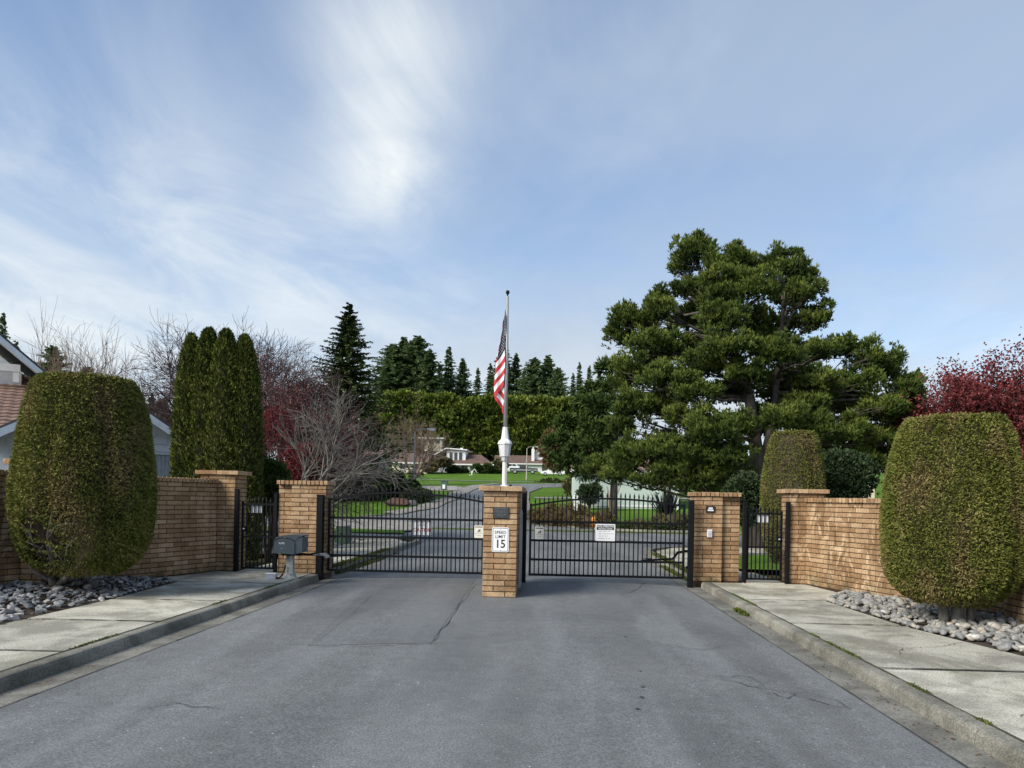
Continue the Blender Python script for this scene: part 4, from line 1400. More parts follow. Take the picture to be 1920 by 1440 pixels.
MB().tube([(0.05, -0.035, 0.03), (0.047, -0.03, 0.5)], 0.008, 5).build('conduit', 'galvanised', fp)
MB().bbox(0.10, 0.15, -0.03, 0.02, 0.0, 0.05, 0.006).build('cleat', 'black_metal', fp)
# the flag hangs limp: the fly end drops down the pole
ft = PZ + 3.55
flag = thing('flag', 'limp striped flag with starred blue corner hanging on the flagpole', 'flag', (FX, FYP, ft))
def fs(u, v, lift=0.0):
    """u along the fly, v down the hoist: gathered at the truck, the fly folded back on itself"""
    f = (v * 1.50 + min(u, 0.9) * 0.60) / 2.05                # how far down the whole bundle
    wid = np.interp(f, [0, 0.10, 0.25, 0.40, 0.55, 0.70, 0.82, 0.92, 1.0], [0.020, 0.045, 0.085, 0.125, 0.185, 0.215, 0.195, 0.150, 0.060])
    pl = u * 2.3
    fold = pl if pl < 1 else (2 - pl if pl < 2 else pl - 2)
    x = -0.034 - float(wid) * fold + 0.010 * math.sin(v * 11)
    y = -0.050 + 0.055 * u - 0.016 * math.sin(fold * 7.0 + v * 3) - lift
    return (x, y, -f * 2.10)
def flag_cell(u0, u1, v0, v1, nu, nv, name, mat, lift=0.0):
    V = [fs(u0 + (u1 - u0) * i / nu, v0 + (v1 - v0) * j / nv, lift) for i in range(nu + 1) for j in range(nv + 1)]
    Fs = [(i * (nv + 1) + j, (i + 1) * (nv + 1) + j, (i + 1) * (nv + 1) + j + 1, i * (nv + 1) + j + 1) for i in range(nu) for j in range(nv)]
    MB().add(V, Fs).build(name, mat, flag, smooth=True)
for k in range(13):
    m = 'flag_red' if k % 2 == 0 else 'flag_white'
    flag_cell(0.40 if k < 7 else 0.0, 1.0, k / 13, (k + 1) / 13, 30, 2, 'stripe', m)
flag_cell(0.0, 0.40, 0.0, 7 / 13, 14, 10, 'canton', 'flag_blue')
mb = MB()
for i in range(11):
    for j in range(9):
        if (i + j) % 2 == 0:
            u, v = 0.40 * (i + 1) / 12, (7 / 13) * (j + 1) / 10
            a, b_, c, d = fs(u - 0.015, v, 0.004), fs(u, v - 0.011, 0.004), fs(u + 0.015, v, 0.004), fs(u, v + 0.011, 0.004)
            mb.add([a, b_, c, d], [(0, 1, 2, 3)])
kind(mb.build('stars', 'flag_white', flag), 'stuff')

# ------------------------------------------------------------------ clipped cedars
def profile(ts, rs):
    return lambda t: np.interp(t, ts, rs)
def bumpy(th, t, seed):
    r_ = np.random.default_rng(seed)
    o = np.zeros_like(th)
    for _ in range(9):
        k, m, a = r_.integers(1, 7), r_.uniform(1, 9), r_.uniform(0, 6.28)
        o += np.sin(k * th + m * t + a)
    return o / 9
def clipped(name, label, base, h, rad, prof, n, leaf, mat, seed, creases, hole=None, trunk=None, group=None, squash=(1, 1)):
    r_ = np.random.default_rng(seed)
    root = thing(name, label, 'topiary', base, 0, group)
    z0 = 0.30 if h > 2.5 else 0.1
    def surf(th, t):
        rr = prof(t) * rad * (1 + 0.035 * bumpy(th, t * 3, seed))
        for c, w, dpt in creases:
            d_ = (th - c + np.pi) % (2 * np.pi) - np.pi
            rr = rr * (1 - dpt * np.exp(-(d_ / w) ** 2))
        return rr
    def hollow(th, t):
        if hole is None:
            return np.zeros_like(th)
        d_ = (th - hole[0] + np.pi) % (2 * np.pi) - np.pi
        return np.exp(-(d_ / hole[1]) ** 2 - ((t - hole[2]) / hole[3]) ** 2)
    L = Leaves(r_)
    m = int(n * 2.2)
    t = r_.random(m)
    th = r_.uniform(-np.pi, np.pi, m)
    keep = r_.random(m) < np.maximum(prof(t), 0.35) / 1.02
    hol = hollow(th, t)
    keep &= r_.random(m) > hol * 1.7 * np.clip(0.62 + 1.1 * bumpy(th * 4, t * 26, seed + 5), 0, 1)
    t, th, hol = t[keep][:n], th[keep][:n], hol[keep][:n]
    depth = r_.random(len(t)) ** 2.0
    rr = surf(th, t) * (1 - 0.11 * depth) * (1 + 0.012 * bumpy(th * 6, t * 40, seed + 3))
    p = np.stack([rr * np.cos(th) * squash[0], rr * np.sin(th) * squash[1], z0 + t * (h - z0)], 1)
    out = np.stack([np.cos(th), np.sin(th), np.zeros_like(th)], 1)
    slope = (t < 0.12)
    out[:, 2] = np.where(slope, -0.7, 0.15)
    d = unit(out) * 0.8 + r_.normal(size=p.shape) * 0.65
    fine = bumpy(th * 5, t * 34, seed + 7) + 0.8 * bumpy(th * 11, t * 80, seed + 8)
    p[:, :2] *= (1 + 0.014 * fine)[:, None]
    val = np.clip(0.66 - 0.65 * depth + 0.45 * fine + r_.normal(size=len(t)) * 0.15, 0, 1)  # shade put into leaf colour: deeper leaves and dips get darker
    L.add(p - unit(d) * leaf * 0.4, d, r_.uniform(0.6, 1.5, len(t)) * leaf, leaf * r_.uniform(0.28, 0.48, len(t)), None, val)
    # flat clipped top
    k = int(n * 0.14)
    rt = prof(np.array([1.0]))[0] * rad * np.sqrt(r_.random(k)) * 1.05
    a = r_.uniform(-np.pi, np.pi, k)
    p = np.stack([rt * np.cos(a) * squash[0], rt * np.sin(a) * squash[1], h + 0.02 * r_.normal(size=k) - 0.03], 1)
    d = r_.normal(size=p.shape) * 0.7 + np.array([0, 0, 0.8])
    L.add(p, d, leaf * r_.uniform(0.7, 1.3, k), leaf * 0.55)
    link('crown', L.mesh('crown', mat), None, root)
    # closed core added to block see-through, bark brown like the inner twigs
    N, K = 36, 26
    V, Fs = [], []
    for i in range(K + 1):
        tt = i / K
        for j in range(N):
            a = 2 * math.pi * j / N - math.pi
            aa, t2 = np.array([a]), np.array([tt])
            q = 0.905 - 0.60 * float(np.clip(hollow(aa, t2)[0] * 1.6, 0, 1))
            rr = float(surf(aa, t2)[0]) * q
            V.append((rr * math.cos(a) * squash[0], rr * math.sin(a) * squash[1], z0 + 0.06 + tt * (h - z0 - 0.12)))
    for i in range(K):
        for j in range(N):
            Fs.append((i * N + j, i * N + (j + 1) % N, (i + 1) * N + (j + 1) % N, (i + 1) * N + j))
    me = MB().add(V, Fs + [tuple(range(N)), tuple(K * N + N - 1 - j for j in range(N))]).mesh('inner_core')
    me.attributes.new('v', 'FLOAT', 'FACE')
    link('inner_core', me, 'bark_dark', root)
    mb = MB()
    for pts, rads in (trunk or []):
        mb.tube(pts, rads, 7)
    if trunk:
        mb.build('trunk', 'bark_grey', root, smooth=True)
    return root
PT = profile([0, 0.04, 0.08, 0.13, 0.20, 0.30, 0.45, 0.60, 0.77, 0.88, 0.95, 0.985, 1.0], [0.46, 0.66, 0.79, 0.88, 0.95, 0.99, 1.0, 0.960, 0.885, 0.820, 0.760, 0.71, 0.64])
cb = P(157, 1100, 12.6)
topL = P(152, 713, 12.6).z
trL = [([(-0.45, -0.1, -0.1), (-0.47, -0.15, 0.35), (-0.60, -0.30, 0.75), (-0.75, -0.5, 1.15)], [0.085, 0.065, 0.04, 0.02]),
       ([(-0.45, -0.1, 0.2), (-0.32, -0.35, 0.6), (-0.30, -0.5, 1.0), (-0.2, -0.55, 1.4)], [0.07, 0.05, 0.04, 0.02]),
       ([(-0.40, -0.1, 0.1), (-0.10, -0.35, 0.25), (0.25, -0.5, 0.5), (0.5, -0.4, 1.0)], [0.06, 0.045, 0.03, 0.02]),
       ([(-0.45, -0.1, 0.15), (-0.75, -0.25, 0.35), (-0.9, -0.2, 0.6)], [0.05, 0.03, 0.02]),
       ([(-0.3, -0.5, 0.9), (-0.1, -0.62, 1.15), (0.2, -0.65, 1.2), (0.35, -0.6, 1.35)], [0.03, 0.022, 0.016, 0.01]),
       ([(-0.55, -0.3, 0.7), (-0.62, -0.5, 0.95), (-0.52, -0.62, 1.2)], [0.03, 0.02, 0.01]),
       ([(0.0, -0.5, 0.5), (0.1, -0.62, 0.8), (0.3, -0.66, 1.0)], [0.025, 0.018, 0.01])]
for _ in range(22):
    a, b_ = random.uniform(-0.7, 0.4), random.uniform(0.35, 1.2)
    trL.append(([(a * 0.7, -0.3, b_ - 0.2), (a, -0.55, b_), (a + random.uniform(-0.25, 0.25), -0.75, b_ + random.uniform(0.0, 0.35))], [0.016, 0.010, 0.005]))
clipped('clipped_cedar', 'big barrel clipped cedar with bare forked stems beside slate rocks', (cb.x, 12.6, 0.10), topL - 0.10, 1.12, PT, 105000, 0.050, 'cedar_clipped', 3,
        [(-2.25, 0.10, 0.07), (-1.55, 0.12, 0.05), (-0.75, 0.1, 0.06)], (-1.80, 0.62, 0.17, 0.19), trL)
cb = P(1783, 1100, 11.6)
topR = P(1783, 787, 11.6).z
trR = [([(0.10, -0.05, -0.1), (0.08, -0.05, 0.3), (0.0, 0, 0.8)], [0.11, 0.10, 0.07]), ([(0.22, -0.08, -0.1), (0.26, -0.1, 0.3), (0.34, -0.1, 0.8)], [0.075, 0.065, 0.05]),
       ([(-0.08, 0.0, -0.1), (-0.12, 0, 0.3), (-0.2, 0.1, 0.8)], [0.09, 0.075, 0.05]), ([(0.16, -0.13, 0.0), (0.10, -0.20, 0.2), (0.12, -0.25, 0.45)], [0.02, 0.014, 0.01])]
clipped('clipped_cedar', 'big barrel clipped cedar on short dark trunks beside rounded rocks', (cb.x, 11.6, 0.07), topR - 0.07, 0.985, PT, 100000, 0.046, 'cedar_clipped', 5,
        [(-2.45, 0.08, 0.06), (-1.05, 0.12, 0.08), (-0.45, 0.1, 0.05)], None, trR)
cb = P(1486, 950, 19.6)
clipped('clipped_cedar', 'smaller clipped cedar standing behind the walk gate and capped pillar', (cb.x, 19.6, 0.0), P(1486, 812, 19.6).z, 0.80,
        profile([0, 0.1, 0.3, 0.55, 0.8, 0.92, 0.98, 1], [0.55, 0.8, 0.95, 1, 0.88, 0.78, 0.68, 0.6]), 40000, 0.050, 'cedar_clipped', 8, [(-1.2, 0.12, 0.08)],
        None, [([(0, 0, -0.2), (0, 0, 0.6)], [0.08, 0.06])])
for (x, y, r_) in ((P(100, 1095, 12.6).x + 0.05, 12.45, 0.55), (P(1800, 1165, 11.6).x, 11.45, 0.42)):
    V = [(x, y, bed_l(x, y) + 0.055 if x < 0 else bed_r(x, y) + 0.05)]
    m_ = 20
    for j in range(m_):
        a = 2 * math.pi * j / m_
        q = r_ * random.uniform(0.8, 1.15)
        V.append((x + q * math.cos(a), y + q * math.sin(a) * 0.7, V[0][2] - 0.06))
    kind(link('mulch', MB().add(V, [(0, 1 + j, 1 + (j + 1) % m_) for j in range(m_)]).mesh('mulch'), 'mulch'), 'structure')

# ------------------------------------------------------------------ column cedars
def column_cedar(label, px, ytop, Y, rad, seed, n=26000):
    r_ = np.random.default_rng(seed)
    t_ = P(px, ytop, Y)
    h = t_.z
    root = thing('column_cedar', label, 'tree', (t_.x, Y, 0), 0, 'column cedars behind the walk gate')
    prof = profile([0, 0.1, 0.3, 0.6, 0.8, 0.92, 0.98, 1], [0.88, 0.98, 1, 0.95, 0.78, 0.52, 0.26, 0.06])
    L = Leaves(r_)
    t = r_.random(n)
    th = r_.uniform(-np.pi, np.pi, n)
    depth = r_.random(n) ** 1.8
    lump = 1 + 0.16 * bumpy(th * 2, t * 16, seed) + 0.20 * bumpy(th * 4, t * 34, seed + 1)
    rr = prof(t) * rad * lump * (1 - 0.20 * depth)
    p = np.stack([rr * np.cos(th), rr * np.sin(th), 0.05 + t * h * 0.985], 1)
    d = np.stack([np.cos(th) * 0.55, np.sin(th) * 0.55, np.full(n, 0.75)], 1) + r_.normal(size=p.shape) * 0.33
    val = np.clip(0.75 - 0.75 * depth + 2.2 * (lump - 1) + r_.normal(size=n) * 0.18, 0, 1)  # inner leaves darker, lump crests lighter: shading put into the colour
    L.add(p - unit(d) * 0.04, d, r_.uniform(0.05, 0.15, n), r_.uniform(0.02, 0.05, n), None, val)
    link('crown', L.mesh('crown', 'cedar_column'), None, root)
    me = MB().lathe([(rad * float(prof(q)) * 0.80, 0.05 + q * h * 0.95) for q in np.linspace(0, 1, 14)], 14).mesh('inner_core')
    me.attributes.new('v', 'FLOAT', 'FACE')
    link('inner_core', me, 'bark_dark', root)  # solid core added inside the leaves against see-through
    MB().tube([(0, 0, -0.2), (0, 0, h * 0.5)], [0.09, 0.05], 7).build('trunk', 'bark_red', root)
column_cedar('column cedar at the house end of the row by the walk gate', 360, 624, 19.9, 0.46, 21)
column_cedar('tallest pointed column cedar of the row by the walk gate', 392, 613, 19.9, 0.53, 22)
column_cedar('column cedar in front of the tallest one by the walk gate', 425, 615, 19.8, 0.53, 23)
column_cedar('column cedar at the red shrub end of the row by the walk gate', 459, 626, 19.95, 0.51, 24)

# ------------------------------------------------------------------ leaf masses on pads (pines, shrubs)
def pad_tufts(L, c, rad, ntuft, blades, length, width, r_, lobes=10, lift=0.5, drop=0.0, lobr=0.42):
    """foliage pad: lobes on an ellipsoid, tufts of blades on each lobe"""
    c, rad = np.asarray(c, float), np.asarray(rad, float)
    u = sph(lobes, r_)
    u[:, 2] = np.abs(u[:, 2]) * 0.9 - 0.28
    lc = c + u * rad * 0.72
    lr = lobr * np.min(rad) * r_.uniform(0.75, 1.3, lobes) + 0.05
    k = r_.integers(0, lobes, ntuft)
    q = sph(ntuft, r_)
    q[:, 2] = np.where(r_.random(ntuft) < 0.72, np.abs(q[:, 2]), q[:, 2])
    rr = r_.uniform(0.55, 1.0, ntuft)[:, None]
    base = lc[k] + q * lr[k][:, None] * rr
    ax = unit(q * 0.8 + np.array([0, 0, lift]) + (base - c) / np.max(rad) * 0.4)
    topness = np.clip(q[:, 2] * 0.35 + (rr[:, 0] - 0.8) * 1.2 + 0.45, 0, 1)  # drives leaf tone: painted light on lobe tops, painted shade below
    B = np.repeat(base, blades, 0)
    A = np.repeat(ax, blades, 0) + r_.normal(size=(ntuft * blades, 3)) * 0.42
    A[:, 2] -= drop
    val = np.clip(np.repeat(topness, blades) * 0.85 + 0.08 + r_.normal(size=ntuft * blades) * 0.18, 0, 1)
    L.add(B, A, r_.uniform(0.7, 1.25, ntuft * blades) * length, width, None, val)
def clumps(L, c, rad, n, tufts_, blades, r_):
    """upturned needle clumps at the ends of many twigs"""
    c, rad = np.asarray(c, float), np.asarray(rad, float)
    u = sph(n, r_) * (r_.random((n, 1)) ** 0.45)
    u[:, 2] = np.where(u[:, 2] < -0.35, u[:, 2] * 0.4, u[:, 2])
    lc = c + u * rad
    lr = r_.uniform(0.17, 0.38, n)
    k = np.repeat(np.arange(n), tufts_)
    m = len(k)
    q = sph(m, r_)
    q[:, 2] = np.where(r_.random(m) < 0.62, np.abs(q[:, 2]), q[:, 2])
    base = lc[k] + q * (lr[k] * r_.uniform(0.45, 1.0, m))[:, None] * np.array([1, 1, 1.15])
    ax = unit(q * 0.55 + np.array([0, 0, 1.0]) + u[k] * 0.45)
    val = np.clip(0.42 + 0.42 * q[:, 2] + r_.normal(size=n)[k] * 0.12, 0, 1)  # clump tops painted lighter and undersides darker, as daylight would
    A = np.repeat(ax, blades, 0) + r_.normal(size=(m * blades, 3)) * 0.38
    L.add(np.repeat(base, blades, 0), A, r_.uniform(0.11, 0.22, m * blades), 0.046, None, np.clip(np.repeat(val, blades) + r_.normal(size=m * blades) * 0.14, 0, 1))
def limb(mb, p0, p1, r0, r1, r_, sag=0.0, n=5, sides=6):
    p0, p1 = np.asarray(p0, float), np.asarray(p1, float)
    pts, rads = [], []
    ln = np.linalg.norm(p1 - p0)
    for i in range(n + 1):
        t = i / n
        p = p0 + (p1 - p0) * t
        p = p + r_.normal(size=3) * ln * 0.025 * (0 < i < n)
        p[2] += sag * math.sin(math.pi * t) * ln
        pts.append(tuple(p))
        rads.append(r0 + (r1 - r0) * t)
    mb.tube(pts, rads, sides)
    return pts

# big shore pine: pads are given by where they show and set at their own depth round the two stems
r_ = np.random.default_rng(101)
PY = 30.0
stem = P(1420, 960, PY)
pine = thing('shore_pine', 'tall spreading dark pine with cloud like pads behind keypad pillar', 'tree', (stem.x, PY, 0))
pads = [(1301, 478, 46, 30, 0), (1275, 505, 22, 18, .5), (1340, 500, 26, 22, -.6), (1384, 492, 44, 28, .2), (1375, 530, 50, 26, -.8), (1467, 502, 50, 30, 0), (1500, 520, 30, 22, .8),
        (1508, 552, 34, 24, -.5), (1525, 600, 36, 30, -.2), (1478, 560, 40, 24, .9), (1430, 545, 36, 28, -1.2), (1350, 556, 70, 32, -.6), (1283, 548, 28, 18, .4), (1240, 566, 24, 20, .3),
        (1310, 590, 50, 22, 1.2), (1178, 600, 38, 24, -.4), (1160, 636, 32, 20, .3), (1215, 610, 36, 22, .8), (1234, 585, 28, 20, -.9), (1352, 600, 62, 28, -1.6), (1420, 610, 40, 24, 1.0),
        (1210, 645, 46, 22, -1.2), (1258, 652, 56, 26, -.5), (1364, 648, 56, 26, -2.0), (1440, 650, 36, 22, .6), (1463, 668, 60, 28, -1.6), (1538, 662, 40, 20, -.4), (1585, 655, 26, 20, .3),
        (1630, 676, 58, 32, 0), (1660, 700, 34, 24, .9), (1195, 690, 56, 28, -.6), (1170, 720, 34, 22, .4), (1330, 686, 66, 24, -1.0), (1250, 715, 60, 22, -1.5), (1400, 700, 50, 22, -1.6),
        (1480, 716, 50, 22, .8), (1532, 720, 52, 24, -.8), (1610, 722, 44, 24, -.5), (1695, 742, 50, 26, .2), (1655, 765, 48, 24, -.7), (1575, 760, 44, 22, .6), (1370, 735, 54, 20, .8),
        (1300, 742, 50, 20, -1.8), (1205, 762, 60, 26, -.9), (1285, 790, 52, 24, -1.8), (1175, 800, 44, 26, -.4), (1335, 815, 70, 30, -2.6), (1400, 800, 34, 22, -1.5), (1470, 790, 52, 26, -1.8),
        (1530, 805, 54, 26, -1.5), (1590, 815, 52, 28, -.8), (1640, 820, 44, 28, 0), (1210, 845, 56, 26, -1.2), (1280, 850, 60, 26, -2.2), (1360, 858, 56, 28, -2.4), (1190, 872, 46, 24, -.8),
        (1260, 885, 50, 20, -1.6), (1330, 893, 44, 22, -1.8), (1615, 865, 40, 24, 0), (1575, 855, 40, 26, .4), (1390, 900, 40, 26, -.6), (1700, 780, 36, 22, .5), (1510, 765, 44, 20, -1.0), (1160, 893, 40, 16, -.5), (1225, 905, 44, 14, -1.2), (1295, 908, 40, 16, -1.4), (1120, 880, 30, 18, .5), (1350, 915, 34, 20, -1)]
LB, mb = Leaves(r_), MB()
s1 = [Vector((0, 0, -0.2)), Vector((0.05, 0, 3.0)), Vector((-0.35, 0.1, 6.0)), Vector((-1.2, 0.1, 8.6)), Vector((-2.3, 0.0, 11.0))]
s2 = [Vector((0.05, 0, 2.6)), Vector((0.55, 0.1, 5.0)), Vector((0.75, 0.0, 7.5)), Vector((0.9, 0, 10.2))]
mb.tube(s1, [0.36, 0.30, 0.21, 0.13, 0.05], 9)
mb.tube(s2, [0.22, 0.17, 0.11, 0.04], 8)
for px, py, rx, ry, dy in pads:
    Y = PY + dy
    c = P(px, py, Y)
    k = Y / F_PX
    lc = np.array([c.x - stem.x, dy, c.z])
    rad = (rx * k, max(rx, ry) * k * 0.85, ry * k)
    area = rx * ry / 900
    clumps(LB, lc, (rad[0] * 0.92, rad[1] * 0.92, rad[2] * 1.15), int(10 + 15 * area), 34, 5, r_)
    src = s2 if px > 1440 else s1
    f = min(0.95, max(0.12, (c.z - 1.0) / 11.0))
    i = f * (len(src) - 1)
    a = src[int(i)].lerp(src[min(len(src) - 1, int(i) + 1)], i - int(i))
    if a.z > lc[2] + 0.3:
        a = Vector((a.x, a.y, max(1.5, lc[2] - 0.4)))
    pts = limb(mb, a, lc - np.array([0, 0, 0.15]), 0.085, 0.03, r_, -0.03)
    for _ in range(11):
        q = sph(1, r_)[0] * np.array(rad) * 0.85
        limb(mb, pts[3], lc + q, 0.022, 0.008, r_, 0, 3, 4)
# more needle clumps behind, filling the far side of the crown
for _ in range(70):
    px, py = r_.uniform(1170, 1660), 880 - 380 * r_.random() ** 1.6
    if abs(px - 1410) > 40 + (py - 480) * 0.62:
        continue
    dy = r_.uniform(0.8, 3.2)
    c = P(px, py, PY + dy)
    clumps(LB, (c.x - stem.x, dy, c.z), (0.9, 0.9, 0.5), 20, 26, 5, r_)
mb.build('trunk', 'bark_pine', pine, smooth=True)
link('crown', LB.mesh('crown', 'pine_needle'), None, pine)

def shrub(name, label, cat, px, py, Y, rx, ry, mat, n, length=0.14, width=0.07, seed=1, base=None, stems=None, barkm='bark_dark', group=None, depth=0.9, lift=0.3, core=True, blades=4, lobes=None):
    r_ = np.random.default_rng(seed)
    c = P(px, py, Y)
    k = Y / F_PX
    zb = hz(Y) if base is None else base
    root = thing(name, label, cat, (c.x, Y, zb), 0, group)
    rad = (rx * k, rx * k * depth, ry * k)
    L = Leaves(r_)
    lc = np.array([0, 0, c.z - zb])
    pad_tufts(L, lc, rad, n, blades, length, width, r_, lobes or max(9, int(n / 60)), lift, 0, 0.42)
    # lower skirt down to the ground
    u = sph(n, r_)
    u[:, 2] = -np.abs(u[:, 2])
    p = lc + u * np.array(rad) * r_.uniform(0.6, 0.95, n)[:, None]
    p[:, 2] = np.maximum(p[:, 2], 0.03)
    L.add(p, u + r_.normal(size=u.shape) * 0.6, length, width)
    link('foliage', L.mesh('foliage', mat), None, root)
    if core:  # closed core in leaf colour, added to stop see-through
        V = MB()
        prof_ = [(math.sin(a) * 0.62, -math.cos(a) * 0.62) for a in np.linspace(0.15, 3.0, 9)]
        V.lathe([(q * rad[0], lc[2] + w * rad[2]) for q, w in prof_], 14, squash=(1, depth))
        me = V.mesh('inner_core')
        me.attributes.new('v', 'FLOAT', 'FACE')
        link('inner_core', me, mat, root)
    mb = MB()
    for i in range(stems or 4):
        a = r_.uniform(0, 6.28)
        mb.tube([(0.05 * math.cos(a), 0.05 * math.sin(a), -0.15), (rad[0] * 0.25 * math.cos(a), rad[1] * 0.25 * math.sin(a), max(0.1, lc[2] * 0.6)), (rad[0] * 0.5 * math.cos(a), rad[1] * 0.5 * math.sin(a), max(0.2, lc[2]))], [0.05, 0.035, 0.015], 5)
    mb.build('stem', barkm, root)
    return root

# ------------------------------------------------------------------ firs and spruces
def conifer_mesh(h, r0, levels, per, steps, blade, wid, mat, seed, droop=0.25, bare=0.06, power=0.85, rag=0.22):
    r_ = np.random.default_rng(seed)
    L = Leaves(r_)
    mb = MB()
    mb.tube([(0, 0, -0.4), (0, 0, h * 0.5), (0, 0, h * 0.985)], [h * 0.014 + 0.03, h * 0.009 + 0.02, 0.015], 6)
    for i in range(levels):
        t = bare + (1 - bare) * (i + r_.random() * 0.7) / levels
        R_ = r0 * (1 - t) ** power + 0.02 * r0
        z = t * h
        for j in range(per):
            a = 6.283 * (j + r_.random() * 0.8) / per + i * 0.7
            ln = R_ * r_.uniform(1 - 1.6 * rag, 1 + rag)
            s = np.linspace(0.12, 1.0, steps)
            rise = (0.10 + 0.25 * t) * ln
            bx = np.cos(a) * ln * s
            by = np.sin(a) * ln * s
            bz = z + rise * s - droop * ln * s ** 1.7 + r_.normal() * 0.01 * h
            p = np.stack([bx, by, bz], 1)
            out = np.array([math.cos(a), math.sin(a), -droop * 0.4 + 0.1])
            sd = np.array([-math.sin(a), math.cos(a), 0.0])
            kk = 0.30 + 0.70 * (R_ / r0) ** 0.8
            scale = blade * (1.15 - 0.55 * s) * kk
            wk = wid * kk
            for q, ww in ((out + sd * 0.9, 1.0), (out - sd * 0.9, 1.0), (out * 0.9 + np.array([0, 0, -0.55]), 0.9), (out + np.array([0, 0, 0.35]), 0.8)):
                val = np.clip(0.35 + 0.5 * s * (0.7 + 0.3 * t) + r_.normal(size=steps) * 0.16, 0, 1)
                L.add(p, np.broadcast_to(q, p.shape) + r_.normal(size=p.shape) * 0.25, scale * ww, wk * ww * r_.uniform(0.8, 1.2, steps), np.broadcast_to(np.array([0.05, 0.05, 1.0]), p.shape) + r_.normal(size=p.shape) * 0.35, val)
            if h < 16:
                mb.tube([(0, 0, z), tuple(p[steps // 2]), tuple(p[-1])], [0.02 + ln * 0.006, 0.012, 0.005], 3, cap=False)
    m = 14
    p = np.zeros((m, 3))
    p[:, 2] = h * np.linspace(0.955, 0.99, m)
    L.add(p, r_.normal(size=(m, 3)) * 0.35 + np.array([0, 0, 1.0]), blade * 0.45, wid * 0.25)
    return L.mesh('crown', mat), mb.mesh('trunk')
FIRS = [conifer_mesh(30, 6.6, 46, 10, 7, 1.5, 0.75, 'fir_needle', 31, 0.15, power=0.85, rag=0.32), conifer_mesh(30, 5.4, 40, 9, 6, 1.5, 0.7, 'fir_needle', 32, 0.28, power=0.95, rag=0.38), conifer_mesh(30, 8.4, 46, 12, 7, 1.6, 0.8, 'fir_needle', 33, 0.1, power=0.65, rag=0.36)]
for c_, t_ in FIRS:
    t_.materials.append(MATS['bark_dark'])
def fir(px, ytop, Y, variant, wid, label):
    tp = P(px, ytop, Y)
    zb = hz(Y)
    root = thing('fir_tree', label, 'tree', (tp.x, Y, zb), random.uniform(0, 6.28), 'firs on the hill')
    c_, t_ = FIRS[variant]
    sc = (tp.z - zb) / 30.0
    for nm, me in (('crown', c_), ('trunk', t_)):
        o = bpy.data.objects.new(nm, me)
        COL.objects.link(o)
        o.parent = root
        o.scale = (sc * wid, sc * wid, sc)
for px, yt, Y, v, w, lb in ((738, 646, 225, 2, 1.45, 'broad fir of the hill clump nearest the spruce'), (758, 632, 232, 0, 1.5, 'tall fir in the heart of the broad hill clump by the spruce'),
                            (783, 632, 228, 2, 1.35, 'bushy fir crowning the broad hill clump over the bare tan tree'), (806, 655, 220, 0, 1.35, 'fir at the flagpole side of the broad hill clump'),
                            (720, 690, 215, 1, 1.4, 'low fir at the foot of the broad hill clump beside the spruce'), (842, 651, 240, 1, 1.2, 'slim tall fir standing free beside the broad hill clump'),
                            (868, 672, 236, 0, 1.1, 'shorter fir midway between the broad hill clump and the flag'), (896, 690, 262, 1, 1.0, 'tiny slim fir in the sky gap before the flag'),
                            (825, 684, 228, 1, 1.0, 'short fir tucked between broad hill clump and slim tall fir'), (948, 640, 236, 1, 1.1, 'tallest fir right behind the hanging flag'),
                            (968, 663, 240, 0, 1.0, 'fir close to the flagpole on the pine side'), (920, 682, 250, 1, 1.1, 'low fir on the spruce side of the hanging flag'),
                            (934, 668, 244, 0, 1.0, 'fir half covered by the edge of the hanging flag'), (1002, 672, 232, 2, 1.15, 'broad fir at the flagpole side of the pine side hill clump'),
                            (1028, 666, 236, 0, 1.45, 'tallest fir of the hill clump between flagpole and pine'), (1047, 690, 228, 2, 1.0, 'low bushy fir ending the hill clump near the pine'),
                            (984, 690, 246, 1, 0.9, 'thin fir filling the gap beside the flagpole side hill clump'), (1075, 700, 270, 1, 0.9, 'lowest of the thin distant fir spikes by the pine'),
                            (1087, 680, 282, 1, 0.9, 'tallest of the thin distant fir spikes by the pine'), (1105, 686, 276, 1, 0.9, 'thin distant fir spike closest to the big pine'),
                            (1125, 700, 262, 0, 0.9, 'distant fir half hidden by the olive needled tree')):
    fir(px, yt, Y, v, w, lb)
fir(6, 588, 70, 1, 0.75, 'dark fir rising behind the house gable')
fir(30, 640, 78, 0, 0.8, 'smaller dark fir tucked behind the house gable')
fir(100, 650, 60, 2, 1.0, 'bushy dark fir behind the upright bare shrub tree')
fir(285, 738, 60, 0, 1.0, 'low dark fir between house roof and column cedars')
fir(305, 748, 68, 2, 0.9, 'low bushy fir between house roof and column cedars')
fir(1722, 690, 90, 0, 0.9, 'small dark fir between the pine and the red tree')
fir(165, 690, 75, 2, 1.3, 'bushy dark fir behind the topmost of the clipped cedar')
cr, tr = conifer_mesh(12.4, 3.6, 46, 12, 11, 0.50, 0.22, 'spruce_needle', 61, 0.10, 0.08, 0.85, 0.34)
sb = P(648, 930, 68)
sp = thing('spruce_tree', 'tall pointed spruce standing on the lawn edge inside the gate', 'tree', (sb.x, 68, hz(68)))
sc = (P(648, 573, 68).z - hz(68)) / 12.4
for nm, me in (('crown', cr), ('trunk', tr)):
    o = link(nm, me, 'bark_dark' if nm == 'trunk' else None, sp)
    o.scale = (sc * 1.15, sc * 1.15, sc)

